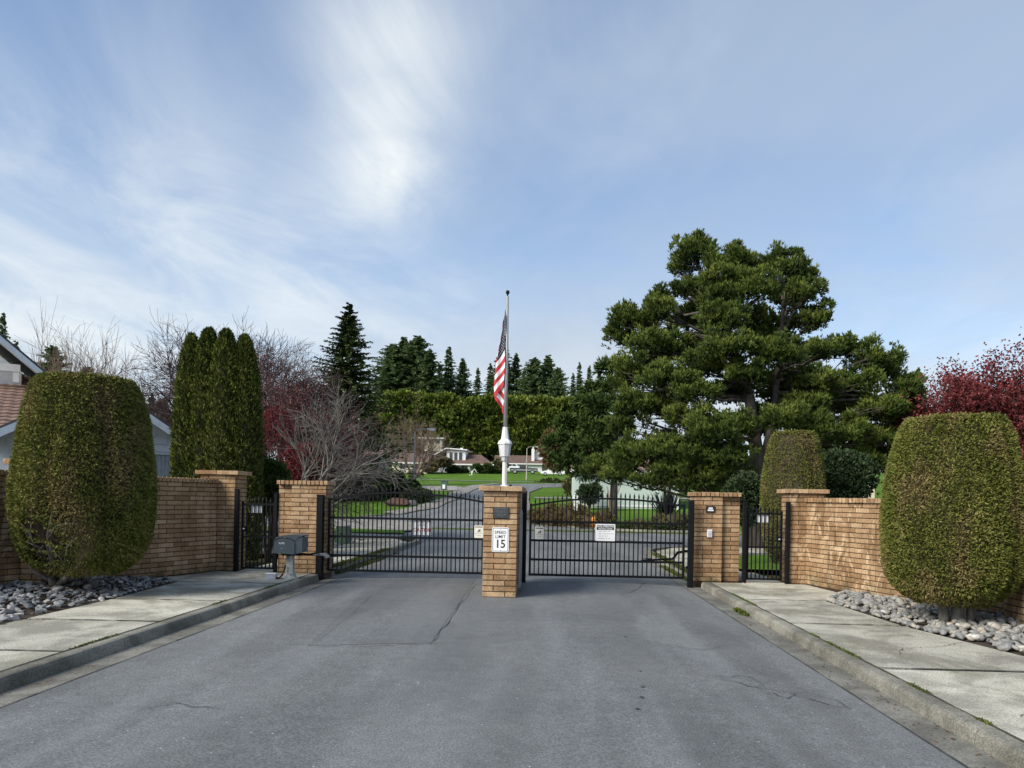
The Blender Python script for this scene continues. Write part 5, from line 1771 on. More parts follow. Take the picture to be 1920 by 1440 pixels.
# tall hedge across the hill
r_ = np.random.default_rng(71)
HYD = 182.0
ha, hb = P(735, 860, HYD), P(1085, 860, HYD + 8)
hd = thing('tall_hedge', 'long tall green hedge across the hill behind the far houses', 'hedge', (ha.x, HYD, hz(HYD)))
L, mb = Leaves(r_), MB()
zt = P(900, 742, HYD).z - hz(HYD)
n_ = 15
for i in range(n_):
    f = i / (n_ - 1)
    x = (hb.x - ha.x) * f
    y = 8 * f
    zz0 = zt * (1 + 0.02 * math.sin(i * 1.9) - (0.03 if i in (5, 6) else 0))
    for lev, rr, ww in ((0.90, 0.12, 1.9), (0.76, 0.16, 2.2), (0.60, 0.18, 2.4), (0.44, 0.18, 2.4), (0.30, 0.16, 2.2)):
        pad_tufts(L, (x + r_.normal() * 0.5, y + r_.normal() * 0.8 - 1.0, zz0 * lev), (ww, 2.4, zz0 * rr), 420, 3, 1.05, 0.60, r_, 15, 0.45, lobr=0.62)
    mb.tube([(x, y + 0.3, -0.5), (x + r_.normal() * 0.3, y + 0.3, zz0 * 0.6)], [0.42, 0.3], 6)
link('foliage', L.mesh('foliage', 'hedge_leaf'), None, hd)
mb.build('trunk', 'bark_dark', hd)
hw = hb.x - ha.x
me = MB().add([(x_, y_ + 8 * max(0, x_) / hw, z_) for z_ in (zt * 0.22, zt * 0.88) for x_, y_ in ((-1.5, 0.6), (hw + 1.0, 0.6), (hw + 1.0, 4), (-1.5, 4))], [(0, 1, 5, 4), (1, 2, 6, 5), (2, 3, 7, 6), (3, 0, 4, 7), (4, 5, 6, 7), (3, 2, 1, 0)]).mesh('inner_core')
me.attributes.new('v', 'FLOAT', 'FACE')
link('inner_core', me, 'hedge_leaf', hd)  # solid block added within the hedge to stop see-through

# ------------------------------------------------------------------ bare and coloured broadleaf trees
def grow(mb, p, d, ln, r0, depth, r_, spread, up, kids, ends, wob=0.16, shrink=0.70, first=0.35):
    d = np.asarray(d, float)
    d /= np.linalg.norm(d)
    k = 4 if depth > 1 else 3
    pts, rads, p = [tuple(p)], [r0], np.asarray(p, float)
    dirs = []
    for i in range(k):
        d = d + r_.normal(size=3) * wob
        d[2] += up * 0.10
        d /= np.linalg.norm(d)
        p = p + d * ln / k
        pts.append(tuple(p))
        rads.append(r0 * (1 - 0.45 * (i + 1) / k))
        dirs.append(d.copy())
    mb.tube(pts, rads, 7 if depth > 3 else (5 if depth > 1 else 3), cap=False)
    if depth == 0:
        ends.append((pts[-1], dirs[-1], pts[1]))
        return
    n_ = kids if depth > 1 else kids + 1
    for c in range(n_):
        t = first + (1 - first) * (c + r_.random()) / n_ if c < n_ - 1 else 1.0
        i = min(k, max(1, int(round(t * k))))
        a = unit(np.cross(dirs[i - 1], sph(1, r_)[0])[None])[0]
        ang = r_.uniform(0.5, 1.1) * spread * (0.6 if t == 1.0 else 1)
        nd = dirs[i - 1] * math.cos(ang) + a * math.sin(ang)
        nd[2] += up * 0.25
        grow(mb, pts[i], nd, ln * shrink * r_.uniform(0.75, 1.2), max(0.009, rads[i] * r_.uniform(0.50, 0.72)), depth - 1, r_, spread, up, kids, ends, wob, shrink, first)
def broadleaf(name, label, base, d0, ln, r0, depth, spread, up, kids, seed, barkm, leafmat=None, nleaf=0, lsize=0.1, limbs=None, wob=0.16, shrink=0.70, spreadleaf=0.3, group=None, minr=None, near=None):
    r_ = np.random.default_rng(seed)
    root = thing(name, label, 'tree', base, 0, group)
    mb, ends = MB(), []
    for d, l_, rr, st in (limbs or [(d0, ln, r0, (0, 0, -0.2))]):
        grow(mb, st, d, l_, rr, depth, r_, spread, up, kids, ends, wob, shrink)
    mb.build('trunk', barkm, root, smooth=True)
    if leafmat and nleaf:
        L = Leaves(r_)
        e = np.array([q[0] for q in ends])
        if near is not None:
            keep = np.array([near(q) for q in e])
            e = e[keep] if keep.any() else e
        i = r_.integers(0, len(e), nleaf)
        L.add(e[i] + r_.normal(size=(nleaf, 3)) * spreadleaf, r_.normal(size=(nleaf, 3)) + np.array([0, 0, -0.3]), lsize * r_.uniform(0.7, 1.3, nleaf), lsize * 0.7)
        link('foliage', L.mesh('foliage', leafmat), None, root)
    return root
b0 = P(470, 940, 32)
broadleaf('bare_tree', 'large bare mauve twigged tree behind the column cedars', (b0.x, 32, 0), None, 0, 0, 4, 0.90, 0.18, 7, 201, 'bark_mauve', 'mauve_leaf', 9000, 0.09,
          [((-0.50, 0, 1), 3.5, 0.16, (0, 0, 1.2)), ((0.0, 0.2, 1), 3.7, 0.18, (0, 0, 1.2)), ((0.35, -0.1, 1), 3.6, 0.16, (0, 0, 1.2)), ((0.7, 0.1, 1), 3.5, 0.14, (0, 0, 1.2)), ((0.95, 0.1, 0.9), 3.2, 0.12, (0, 0, 1.2)), ((-0.95, 0.1, 0.85), 3.0, 0.12, (0, 0, 1.2)), ((-0.2, -0.2, 1), 3.6, 0.13, (0, 0, 1.2)), ((0, 0, 1), 1.6, 0.26, (0, 0, -0.2))],
          wob=0.17, shrink=0.66, spreadleaf=0.22, near=lambda q: -0.5 < q[0] < 3.4 and 2.5 < q[2] < 6.6)
b0 = P(508, 905, 24.8)
broadleaf('bare_tree', 'leaning grey bare tree beside the red shrub', (b0.x, 24.8, 0.2), None, 0, 0, 4, 0.74, 0.10, 4, 205, 'bark_grey', None, 0, 0.1,
          [((0.74, 0.0, 0.80), 2.5, 0.17, (0, 0, 0)), ((0.90, -0.1, 0.62), 2.3, 0.13, (0.5, 0, 0.45)), ((0.60, 0.1, 1), 1.9, 0.10, (0.9, 0, 0.95))], wob=0.10, shrink=0.72)
b0 = P(775, 885, 96)
broadleaf('bare_tree', 'tan bare vase shaped tree before the far houses', (b0.x, 96, hz(96)), (0.0, 0, 1), 3.0, 0.3, 5, 0.62, 0.45, 4, 207, 'bark_tan', None, 0, 0.1,
          [((-0.45, 0, 1), 3.4, 0.2, (0, 0, 0.8)), ((0.45, 0, 1), 3.4, 0.2, (0, 0, 0.8)), ((0, 0.3, 1), 3.7, 0.2, (0, 0, 0.8)), ((0.75, 0, 0.8), 3.4, 0.18, (0, 0, 0.8)), ((0, 0, 1), 1.3, 0.32, (0, 0, -0.2))], shrink=0.68)
b0 = P(100, 720, 40)
broadleaf('bare_tree', 'pale upright bare shrub tree behind the clipped cedar and house', (b0.x, 40, 0), None, 0, 0, 3, 0.36, 0.7, 5, 209, 'bark_tan', None, 0, 0.1,
          [((0.09 * i - 0.4, 0.05, 1), 5.3 - 0.15 * (i % 3), 0.10, (0.25 * i - 1.1, 0, 0)) for i in range(10)], wob=0.07, shrink=0.62)
b0 = P(195, 740, 44)
broadleaf('bare_tree', 'grey spreading bare tree showing over the clipped cedar', (b0.x, 44, 0), (0, 0, 1), 5.6, 0.2, 4, 0.80, 0.30, 5, 211, 'bark_twig', None, 0, 0.1, wob=0.2, shrink=0.66)
b0 = P(240, 760, 40)
broadleaf('bare_tree', 'low grey bare tree above the house roof by column cedars', (b0.x, 40, 0), (0, 0, 1), 4.5, 0.16, 4, 0.85, 0.26, 5, 213, 'bark_twig', None, 0, 0.1, wob=0.2, shrink=0.62)
b0 = P(1828, 900, 30)
broadleaf('red_tree', 'dark red leaved tree beyond the clipped cedar by rounded rocks', (b0.x, 30, 0), None, 0, 0, 4, 0.60, 0.5, 5, 215, 'bark_twig', 'red_leaf', 80000, 0.11,
          [((-0.30, 0, 1), 2.8, 0.14, (0, 0, 1.0)), ((0.25, 0.1, 1), 2.8, 0.14, (0, 0, 1.0)), ((0.0, -0.2, 1), 3.1, 0.14, (0, 0, 1)), ((-0.6, 0.1, 0.9), 2.5, 0.1, (0, 0, 1)), ((0.65, 0, 0.9), 2.4, 0.1, (0, 0, 1)), ((0, 0, 1), 1.4, 0.22, (0, 0, -0.2))], wob=0.12, shrink=0.64, spreadleaf=0.20)
b0 = P(545, 900, 29)
broadleaf('red_tree', 'thin purple red tree between column cedars and leaning bare tree', (b0.x, 29.5, 0), None, 0, 0, 4, 0.62, 0.3, 4, 217, 'bark_mauve', 'mauve_leaf', 7500, 0.085,
          [((-0.12, 0, 1), 2.6, 0.10, (0, 0, 0.6)), ((0.2, 0, 1), 2.7, 0.1, (0, 0, 0.6)), ((0.45, 0, 0.9), 2.3, 0.08, (0, 0, 0.6)), ((0, 0, 1), 1.0, 0.15, (0, 0, -0.2))], wob=0.14, spreadleaf=0.2, near=lambda q: q[2] < 7.4)
shrub('red_shrub', 'crimson leaved shrub above the gate opener pillar', 'shrub', 574, 866, 26.0, 42, 40, 'crimson_leaf', 2600, 0.085, 0.04, 301, 0.0, core=False, blades=3, lobes=26)
shrub('red_shrub', 'sparse dull crimson shrub under the leaning bare tree', 'shrub', 518, 800, 26.5, 36, 60, 'crimson_leaf', 620, 0.07, 0.035, 302, 0.0, core=False, blades=3, lobes=50)
shrub('evergreen_shrub', 'brownish evergreen shrub between column cedars and red shrub', 'shrub', 505, 905, 21.5, 38, 62, 'shrub_green', 2600, 0.12, 0.035, 303, 0.0)
shrub('evergreen_shrub', 'dark leafy shrub behind the stained wall', 'shrub', 1578, 895, 21.5, 56, 70, 'shrub_dark', 3200, 0.10, 0.055, 304, 0.0)
shrub('evergreen_shrub', 'dark needled shrub hanging behind the keypad pillar', 'shrub', 1400, 930, 22.5, 40, 60, 'shrub_dark', 2200, 0.12, 0.05, 305, 0.0)
for i, (px, py, Y, rx, ry, m, lb) in enumerate(((735, 908, 74, 52, 34, 'shrub_green', 'largest rounded green shrub beside the near street lamp'), (690, 918, 68, 46, 24, 'shrub_dark', 'dark shrub mound above the large brown boulder'),
                                           (640, 920, 67, 52, 22, 'shrub_dark', 'dark shrub mound at the foot of the spruce'), (783, 930, 66, 34, 18, 'shrub_dark', 'low dark shrub at the street corner beside the grey boulder'),
                                           (605, 912, 70, 34, 22, 'shrub_green', 'green shrub mound before the light blue house'), (765, 918, 72, 30, 22, 'shrub_green', 'green shrub around the foot of the near street lamp'),
                                           (700, 896, 76, 34, 26, 'shrub_dark', 'dark shrub between spruce and the largest rounded shrub'))):
    shrub('shrub_mound', lb, 'shrub', px, py, Y, rx, ry, m, 900, 0.20, 0.09, 310 + i, group='shrub mounds on the left lawn')
for i, (px, py, Y, rx, ry, m, lb) in enumerate(((1010, 968, 49.0, 26, 20, 'shrub_brown', 'heather mound next to the gate stop post'), (1042, 968, 48.0, 32, 26, 'shrub_brown', 'brown heather mound between gate stop post and marker board'),
                                           (1075, 966, 47.5, 34, 30, 'shrub_brown', 'tallest heather mound around the white marker board'), (1100, 978, 46.5, 26, 18, 'shrub_brown', 'low heather mound beside the hydrant'),
                                           (1128, 974, 47.5, 28, 24, 'shrub_brown', 'heather mound between hydrant and bare tree stem'))):
    shrub('heather_mound', lb, 'shrub', px, py, Y, rx, ry, m, 900, 0.12, 0.045, 330 + i, group='heather mounds on the far kerb')
for i, (px, py, Y, rx, ry, m, lb) in enumerate(((1165, 986, 46.8, 30, 14, 'shrub_green', 'low green mound at the bare tree stem by the kerb'), (1200, 987, 46.5, 32, 15, 'shrub_olive', 'low olive mound between tree stem and flax clump'),
                                           (1258, 980, 46.2, 42, 24, 'shrub_olive', 'big olive mound directly below the flax clump'), (1235, 992, 45.8, 26, 12, 'shrub_green', 'lowest green mound spilling on the far kerb'),
                                           (1300, 985, 46.2, 36, 20, 'shrub_green', 'green mound seen behind the keypad pillar gate post'))):
    shrub('low_mound', lb, 'shrub', px, py, Y, rx, ry, m, 800, 0.13, 0.055, 340 + i, group='low mounds on the far kerb')
shrub('clipped_hedge', 'long low clipped hedge on the slope before the parked cars', 'hedge', 1035, 907, 112, 34, 10, 'shrub_green', 900, 0.3, 0.14, 350, depth=0.6)
shrub('pale_shrub', 'pale olive shrub beside the low clipped hedge', 'shrub', 1080, 912, 80, 24, 22, 'shrub_olive', 700, 0.3, 0.12, 351)
shrub('evergreen_shrub', 'round dark shrub before the pale green house', 'shrub', 1105, 925, 62, 24, 22, 'shrub_dark', 700, 0.22, 0.10, 352)
shrub('rust_conifer', 'rust tinged conifer between the far garage and the pine', 'tree', 1042, 838, 105, 26, 46, 'rust_leaf', 1500, 0.7, 0.28, 353, stems=1)
shrub('evergreen_shrub', 'low dark shrub at the foot of the far brown roofed house', 'shrub', 905, 878, 146, 22, 9, 'shrub_green', 600, 0.5, 0.2, 354)
shrub('clipped_hedge', 'small square hedge under the far house window', 'hedge', 870, 883, 147, 11, 5.5, 'shrub_dark', 400, 0.3, 0.15, 355)
shrub('evergreen_shrub', 'yellowish spreading shrub before the far brown roofed house', 'shrub', 828, 866, 142, 24, 9, 'shrub_olive', 600, 0.5, 0.22, 356, stems=5)
shrub('evergreen_shrub', 'light green shrub between the far brown roofed house and garage', 'shrub', 938, 872, 152, 15, 12, 'shrub_olive', 700, 0.5, 0.2, 357)
shrub('evergreen_shrub', 'dark shrub against the porch of the far brown roofed house', 'shrub', 848, 880, 145, 13, 8, 'shrub_dark', 600, 0.4, 0.18, 358)
shrub('evergreen_shrub', 'brownish shrub at the tan end of the far brown roofed house', 'shrub', 806, 876, 139, 17, 10, 'shrub_brown', 600, 0.4, 0.18, 359)
shrub('evergreen_shrub', 'low spreading shrub on the lawn before the parked van', 'shrub', 925, 884, 147, 16, 6, 'shrub_green', 500, 0.4, 0.18, 360)
# vase of bare stems in front of the pale green house
r_ = np.random.default_rng(77)
b0 = P(1146, 935, 61)
vs = thing('vase_shrub', 'vase shaped bare brown stemmed shrub by the pale green house', 'shrub', (b0.x, 61, hz(61)))
mb = MB()
for i in range(26):
    a, s_ = r_.uniform(0, 6.28), r_.uniform(0.3, 1.0)
    mb.tube([(0.1 * math.cos(a), 0.1 * math.sin(a), -0.1), (0.45 * s_ * math.cos(a), 0.45 * s_ * math.sin(a), 0.9), (1.0 * s_ * math.cos(a), 1.0 * s_ * math.sin(a), 2.0)], [0.05, 0.035, 0.015], 4)
mb.build('stem', 'bark_tan', vs)
# the smaller pine with the bare stem, left of the big one
r_ = np.random.default_rng(88)
b0 = P(1149, 985, 47.5)
st = thing('yew_tree', 'olive needled tree with straight bare stem beyond the far kerb', 'tree', (b0.x, 47.5, hz(47.5)))
mb, L = MB(), Leaves(r_)
mb.tube([(0, 0, -0.2), (0.02, 0, 2.2), (0.1, 0, 5.5), (0.0, 0, 8.5)], [0.30, 0.24, 0.15, 0.04], 8)
for px, py, rx, ry, dy in ((1145, 700, 30, 24, 0), (1130, 735, 36, 24, .4), (1110, 765, 40, 22, -.4), (1150, 770, 44, 24, -.6), (1085, 800, 44, 24, .2), (1135, 810, 50, 24, -.9), (1065, 835, 42, 24, 0), (1110, 845, 50, 24, -1), (1080, 870, 40, 20, -.3), (1055, 868, 26, 18, .5), (1135, 868, 46, 22, -.8), (1175, 850, 40, 24, 0), (1100, 893, 30, 14, -.4)):
    c = P(px, py, 47.5 + dy)
    k = 47.5 / F_PX
    lc = np.array([c.x - b0.x, dy, c.z - hz(47.5)])
    pad_tufts(L, lc, (rx * k, rx * k, ry * k), int(rx * ry * 0.34), 5, 0.42, 0.10, r_, 9, 0.1, 0.25, lobr=0.55)
    limb(mb, (0, 0, max(1.9, lc[2] - 0.5)), lc, 0.06, 0.02, r_)
mb.build('trunk', 'bark_pine', st, smooth=True)
link('crown', L.mesh('crown', 'shrub_green'), None, st)
# sword-leaved flax
r_ = np.random.default_rng(90)
b0 = P(1250, 962, 49)
fx = thing('flax_plant', 'dark sword leaved flax clump before the pale green house', 'plant', (b0.x, 49, hz(49)))
V, Fs, vals = [], [], []
for i in range(150):
    a, s_ = r_.uniform(0, 6.28), r_.uniform(0.15, 1.0)
    ln = r_.uniform(1.9, 3.4)
    dx, dy_ = math.cos(a) * s_, math.sin(a) * s_
    o_ = len(V)
    px_, py_ = -math.sin(a) * 0.045, math.cos(a) * 0.06
    for t, w in ((0, 0.8), (0.45, 1.0), (0.8, 0.6), (1.0, 0.05)):
        x, y, z = dx * ln * 0.62 * t + dx * 0.1, dy_ * ln * 0.62 * t + dy_ * 0.1, ln * (t - 0.30 * s_ * t * t)
        V += [(x - px_ * w, y - py_ * w, z), (x + px_ * w, y + py_ * w, z)]
    Fs += [(o_ + 2 * k, o_ + 2 * k + 1, o_ + 2 * k + 3, o_ + 2 * k + 2) for k in range(3)]
    vals += [r_.random()] * 3
link('leaves', arr_mesh('leaves', V, Fs, 'flax_leaf', vals), None, fx)
# boulder at the lawn edge
bb = P(745, 950, 62)
bo = tag(link('boulder', rock_mesh(5, False), 'mulch', None), 'large brown boulder at the lawn edge under the shrub mound', 'boulder')
bo.location = (bb.x, 62, hz(62) + 0.25)
bo.scale = (1.1, 0.7, 0.85)
bo2 = tag(link('boulder', rock_mesh(6, False), 'stone_slate', None), 'small grey boulder beside the large brown one', 'boulder')
bo2.location = (P(774, 945, 63).x, 63, hz(63) + 0.2)
bo2.scale = (0.5, 0.4, 0.55)

# ------------------------------------------------------------------ houses
def gable(root, x0, x1, y0, y1, z0, ze, zr, axis, wall, roof, over=0.5, fascia='white_paint', t=0.14):
    """walls with gable ends and two roof slabs; ridge along axis"""
    if axis == 'x':
        ym = (y0 + y1) / 2
        MB().prism([(y0, z0), (y1, z0), (y1, ze), (ym, zr), (y0, ze)], x0, x1, 'x').build('wall', wall, root)
        s = (zr - ze) / (ym - y0)
        MB().prism([(y0 - over, ze - over * s + 0.02), (ym, zr + 0.02), (ym, zr + t + 0.02), (y0 - over, ze - over * s + t + 0.02)], x0 - over, x1 + over, 'x').build('roof', roof, root)
        MB().prism([(y1 + over, ze - over * s + 0.02), (ym + 0.004, zr + 0.02), (ym + 0.004, zr + t + 0.02), (y1 + over, ze - over * s + t + 0.02)], x0 - over, x1 + over, 'x').build('roof', roof, root)
        MB().box(x0 - over, x1 + over, y0 - over - 0.06, y0 - over - 0.004, ze - over * s - 0.10, ze - over * s + t).build('fascia', fascia, root)
    else:
        xm = (x0 + x1) / 2
        MB().prism([(x0, z0), (x1, z0), (x1, ze), (xm, zr), (x0, ze)], y0, y1, 'y').build('wall', wall, root)
        s = (zr - ze) / (xm - x0)
        for sg_ in (-1, 1):
            xe = x0 - over if sg_ < 0 else x1 + over
            MB().prism([(xe, ze - over * s + 0.02), (xm + sg_ * 0.002, zr + 0.02), (xm + sg_ * 0.002, zr + t + 0.02), (xe, ze - over * s + t + 0.02)], y0 - over, y1 + over, 'y').build('roof', roof, root)
            MB().prism([(xe, ze - over * s - 0.12), (xm + sg_ * 0.002, zr - 0.12), (xm + sg_ * 0.002, zr + t), (xe, ze - over * s + t)], y0 - over - 0.06, y0 - over - 0.004, 'y').build('fascia', fascia, root)
def window(root, x0, x1, z0, z1, y, panes=2, frame='white_paint', glass='window_glass', fr=0.07):
    w = MB().box(x0 - fr, x1 + fr, y - 0.05, y + 0.02, z0 - fr, z1 + fr).build('window', frame, root)
    step = (x1 - x0) / panes
    for i in range(panes):
        MB().box(x0 + i * step + 0.02, x0 + (i + 1) * step - 0.02, y - 0.056, y - 0.03, z0, z1).build('pane', glass, w)
    return w

# near house on the left, built from where its edges show
HA = R(33)                               # the house is turned to face down the approach
hn, ht = Vector((-math.sin(HA), math.cos(HA), 0)), Vector((math.cos(HA), math.sin(HA), 0))
DB = 25.5
def onplane(px, py, D):
    d = ray(px, py)
    t = D / d.dot(hn)
    return Vector((d.x * t, d.y * t, CAM_Z + d.z * t))
hb0 = onplane(120, 900, DB)
nh = thing('house', 'pale blue grey house with brown tile roof behind the shaded wall', 'house', (hb0.x, hb0.y, 0), HA)
def H2(px, py, D):
    p = onplane(px, py, D)
    return ((p - hb0).dot(ht), p.z)
# front gable wing
GYH = 23.9
ap, er, elh = H2(200, 722, GYH), H2(331, 812, GYH), H2(-40, 822, GYH)
wl_, wr_ = H2(-10, 800, GYH + 0.8), H2(322, 830, GYH + 0.8)
MB().prism([(wl_[0], 0), (wr_[0], 0), (wr_[0], er[1] + 0.02), (ap[0], ap[1] - 0.12), (wl_[0], elh[1] + 0.1)], GYH + 0.8 - DB, 8, 'y').build('wall', 'siding', nh)
for a, b_ in ((ap, er), (elh, ap)):
    MB().prism([(a[0], a[1]), (b_[0], b_[1]), (b_[0], b_[1] + 0.10), (a[0], a[1] + 0.10)], GYH - DB, 8, 'y').build('roof', 'roof_dark', nh)
    MB().prism([(a[0], a[1] - 0.20), (b_[0], b_[1] - 0.20), (b_[0], b_[1] + 0.02), (a[0], a[1] + 0.02)], GYH - DB - 0.06, GYH - DB - 0.005, 'y').build('fascia', 'fascia_blue', nh)
    MB().prism([(a[0], a[1] - 0.10), (b_[0], b_[1] - 0.10), (b_[0], b_[1] - 0.005), (a[0], a[1] - 0.005)], GYH - DB, GYH - DB + 0.795, 'y').build('soffit', 'soffit', nh)
# lap siding courses and the ribbed panels under them
zs0 = H2(300, 848, GYH + 0.8)[1]
for i in range(9):
    z = zs0 + 0.02 + i * 0.22
    def edge(zv):
        return ap[0] + (er[0] - ap[0]) * min(1, max(0, (ap[1] - 0.2 - zv) / (ap[1] - er[1])))
    x1 = min(wr_[0] - 0.01, edge(z + 0.22))
    x0 = max(wl_[0] + 0.01, ap[0] - (edge(z + 0.22) - ap[0]) * 1.3)
    if x1 > x0 + 0.3 and z + 0.2 < ap[1] - 0.2:
        MB().prism([(GYH + 0.8 - DB - 0.035, z), (GYH + 0.8 - DB - 0.004, z), (GYH + 0.8 - DB - 0.004, z + 0.205), (GYH + 0.8 - DB - 0.014, z + 0.205)], x0, x1, 'x').build('siding_board', 'siding', nh)
xa, xb = H2(283, 860, GYH + 0.8)[0], wr_[0] - 0.02
for i in range(5):
    w = (xb - xa) / 5
    MB().box(xa + i * w + 0.02, xa + (i + 1) * w - 0.02, GYH + 0.8 - DB - 0.02, GYH + 0.8 - DB - 0.004, 0.8, zs0 - 0.08).build('pane', 'window_blue', nh)
MB().box(xa - 0.3, xb, GYH + 0.8 - DB - 0.05, GYH + 0.8 - DB - 0.004, zs0 - 0.075, zs0).build('trim_board', 'fascia_blue', nh)
for px in (20, 33):
    x = H2(px, 850, GYH + 0.8)[0]
    MB().box(x - 0.035, x + 0.035, GYH + 0.8 - DB - 0.03, GYH + 0.8 - DB - 0.004, 1.0, elh[1]).build('batten', 'fascia_blue', nh)
# main roof behind, tiled in courses
YA, YB = 25.4, 30.6
zrid, zlow = H2(40, 714, YB)[1], H2(0, 812, YA)[1]
xl, xr = H2(-260, 760, 28)[0], H2(190, 760, 28)[0]
nrow = 17
for i in range(nrow):
    f0, f1 = i / nrow, (i + 1) / nrow
    y0_, y1_ = YA + (YB - YA) * f0, YA + (YB - YA) * f1 + 0.06
    z0_, z1_ = zlow + (zrid - zlow) * f0, zlow + (zrid - zlow) * f1
    V = []
    seg = 46
    for k in range(seg + 1):
        x = xl + (xr - xl) * k / seg
        wv = 0.022 * (k % 2)
        V += [(x, y0_ - DB, z0_ + 0.01 + wv), (x, y0_ - DB, z0_ + 0.075 + wv), (x, y1_ - DB, z1_ + 0.055 + wv), (x, y1_ - DB, z1_ - 0.01 + wv)]
    Fs = []
    for k in range(seg):
        Fs += [(4 * k + j, 4 * k + (j + 1) % 4, 4 * k + 4 + (j + 1) % 4, 4 * k + 4 + j) for j in range(4)]
    MB().add(V, Fs + [(0, 1, 2, 3), (4 * seg + 3, 4 * seg + 2, 4 * seg + 1, 4 * seg)]).build('tile_course', 'roof_brown', nh)
MB().prism([(YB - DB + 0.0, zrid - 0.1), (36 - DB, zlow), (36 - DB, zlow + 0.1), (YB - DB, zrid + 0.04)], xl, xr, 'x').build('roof', 'roof_brown', nh)
MB().box(xl + 0.6, xr - 0.4, YA - DB + 1.0, 35.5 - DB, 0, zlow + 0.1).build('wall', 'siding', nh)
for i in range(14):
    x = xl + (xr - xl) * (i + 0.5) / 14
    MB().tube([(x - 0.32, YB - DB, zrid + 0.05), (x + 0.30, YB - DB, zrid + 0.08)], [0.10, 0.12], 7).build('ridge_tile', 'roof_brown', nh)
# upper gable with deep eave
YU = 28.6
ua, ue = H2(-150, 505, YU), H2(93, 709, YU)
MB().prism([ua, ue, (ue[0], ue[1] + 0.12), (ua[0], ua[1] + 0.12)], YU - DB, 9.5, 'y').build('roof', 'roof_dark', nh)
MB().prism([(ua[0], ua[1] - 0.17), (ue[0], ue[1] - 0.17), (ue[0], ue[1] + 0.03), (ua[0], ua[1] + 0.03)], YU - DB - 0.06, YU - DB - 0.004, 'y').build('fascia', 'fascia_blue', nh)
MB().prism([(ua[0], ua[1] - 0.10), (ue[0], ue[1] - 0.10), (ue[0], ue[1] - 0.006), (ua[0], ua[1] - 0.006)], YU - DB, YU - DB + 1.3, 'y').build('soffit', 'soffit', nh)
uw = H2(40, 716, YU + 1.3)
ut = H2(-150, 545, YU + 1.3)
MB().prism([(ut[0], uw[1] - 1.0), (uw[0], uw[1] - 1.0), (uw[0], uw[1] + 0.30), (ut[0], ut[1])], YU + 1.3 - DB, 9.5, 'y').build('wall', 'siding', nh)
bm_ = H2(-40, 684, YU + 0.9)
MB().box(bm_[0] - 3, H2(38, 684, YU + 0.9)[0], YU + 0.9 - DB, YU + 1.05 - DB, bm_[1] - 0.12, bm_[1] + 0.12).build('beam', 'siding_white', nh)
MB().box(H2(24, 700, YU + 0.9)[0], H2(36, 700, YU + 0.9)[0], YU + 0.9 - DB + 0.01, YU + 1.04 - DB, zrid - 0.2, bm_[1] - 0.125).build('brace', 'siding_white', nh)

# far houses
def far_house(name, label, px, Y):
    p = P(px, 900, Y)
    o = thing(name, label, 'house', (p.x, Y, hz(Y)))
    return o, lambda qx, qy, yy=None: (P(qx, qy, yy or Y).x - p.x, P(qx, qy, yy or Y).z - hz(Y))
ha_, K = far_house('house', 'far brown roofed house with white dormer of three windows', 860, 150)
e0, e1 = K(770, 863), K(926, 871)
rz0, rz1 = K(790, 843), K(898, 855)
zE = e1[1]
zR = K(860, 852, 155)[1]
MB().box(e0[0] + 0.8, e1[0] - 1.3, 0.8, 9, -0.6, zE + 0.1).build('wall', 'siding_white', ha_)
V = [(e0[0], 0, zE), (e1[0], 0, zE), (e1[0], 10, zE), (e0[0], 10, zE), (rz0[0], 5, zR), (rz1[0], 5, zR)]
MB().add(V, [(0, 1, 5, 4), (1, 2, 5), (2, 3, 4, 5), (3, 0, 4), (0, 3, 2, 1)]).build('roof', 'roof_red', ha_)
MB().box(e0[0], e1[0], -0.12, -0.01, zE - 0.22, zE + 0.05).build('fascia', 'white_paint', ha_)
d0, d1 = K(835, 857), K(871, 843)
MB().box(d0[0], d1[0], 2.0, 7.0, zE, d1[1] - 0.05).build('dormer', 'siding_white', ha_)
MB().prism([(d0[0] - 2.6, d1[1] - 1.2), (d0[0] - 0.1, d1[1] + 0.20), (d0[0] - 0.1, d1[1] + 0.42), (d0[0] - 2.6, d1[1] - 0.95)], 1.4, 7.4, 'y').build('dormer_roof', 'white_paint', ha_)
MB().prism([(d0[0] - 0.09, d1[1] + 0.20), (d1[0] + 0.4, d1[1] - 0.06), (d1[0] + 0.4, d1[1] + 0.15), (d0[0] - 0.09, d1[1] + 0.42)], 1.4, 7.4, 'y').build('dormer_roof', 'white_paint', ha_)
for i in range(3):
    x = d0[0] + 0.55 + i * 0.98
    window(ha_, x, x + 0.72, zE + 0.65, d1[1] - 0.45, 1.99, 1)
ch = K(862, 838)
MB().box(ch[0] - 0.28, ch[0] + 0.28, 3, 3.6, d1[1], ch[1]).build('chimney', 'white_paint', ha_)
w0, w1 = K(864, 880), K(876, 868)
window(ha_, w0[0], w1[0], w0[1], w1[1], 0.79, 2)
for px in (858, 879, 884):
    x = K(px, 870)[0]
    MB().box(x - 0.12, x + 0.12, 0.3, 0.55, -0.5, zE - 0.03).build('porch_post', 'white_paint', ha_)
hb_, K = far_house('garage_house', 'far white garage house with brown roof and tall white chimney', 995, 166)
e0, e1 = K(925, 869), K(1052, 869)
zE, zR = e0[1], K(960, 855, 171)[1]
MB().box(e0[0] + 0.4, K(1016, 880)[0], 0.6, 9, -0.6, zE + 0.06).build('wall', 'siding_white', hb_)
MB().box(K(1016, 880)[0] + 0.02, e1[0] - 0.5, 1.6, 9, -0.6, zE + 0.06).build('wall', 'siding_tan', hb_)
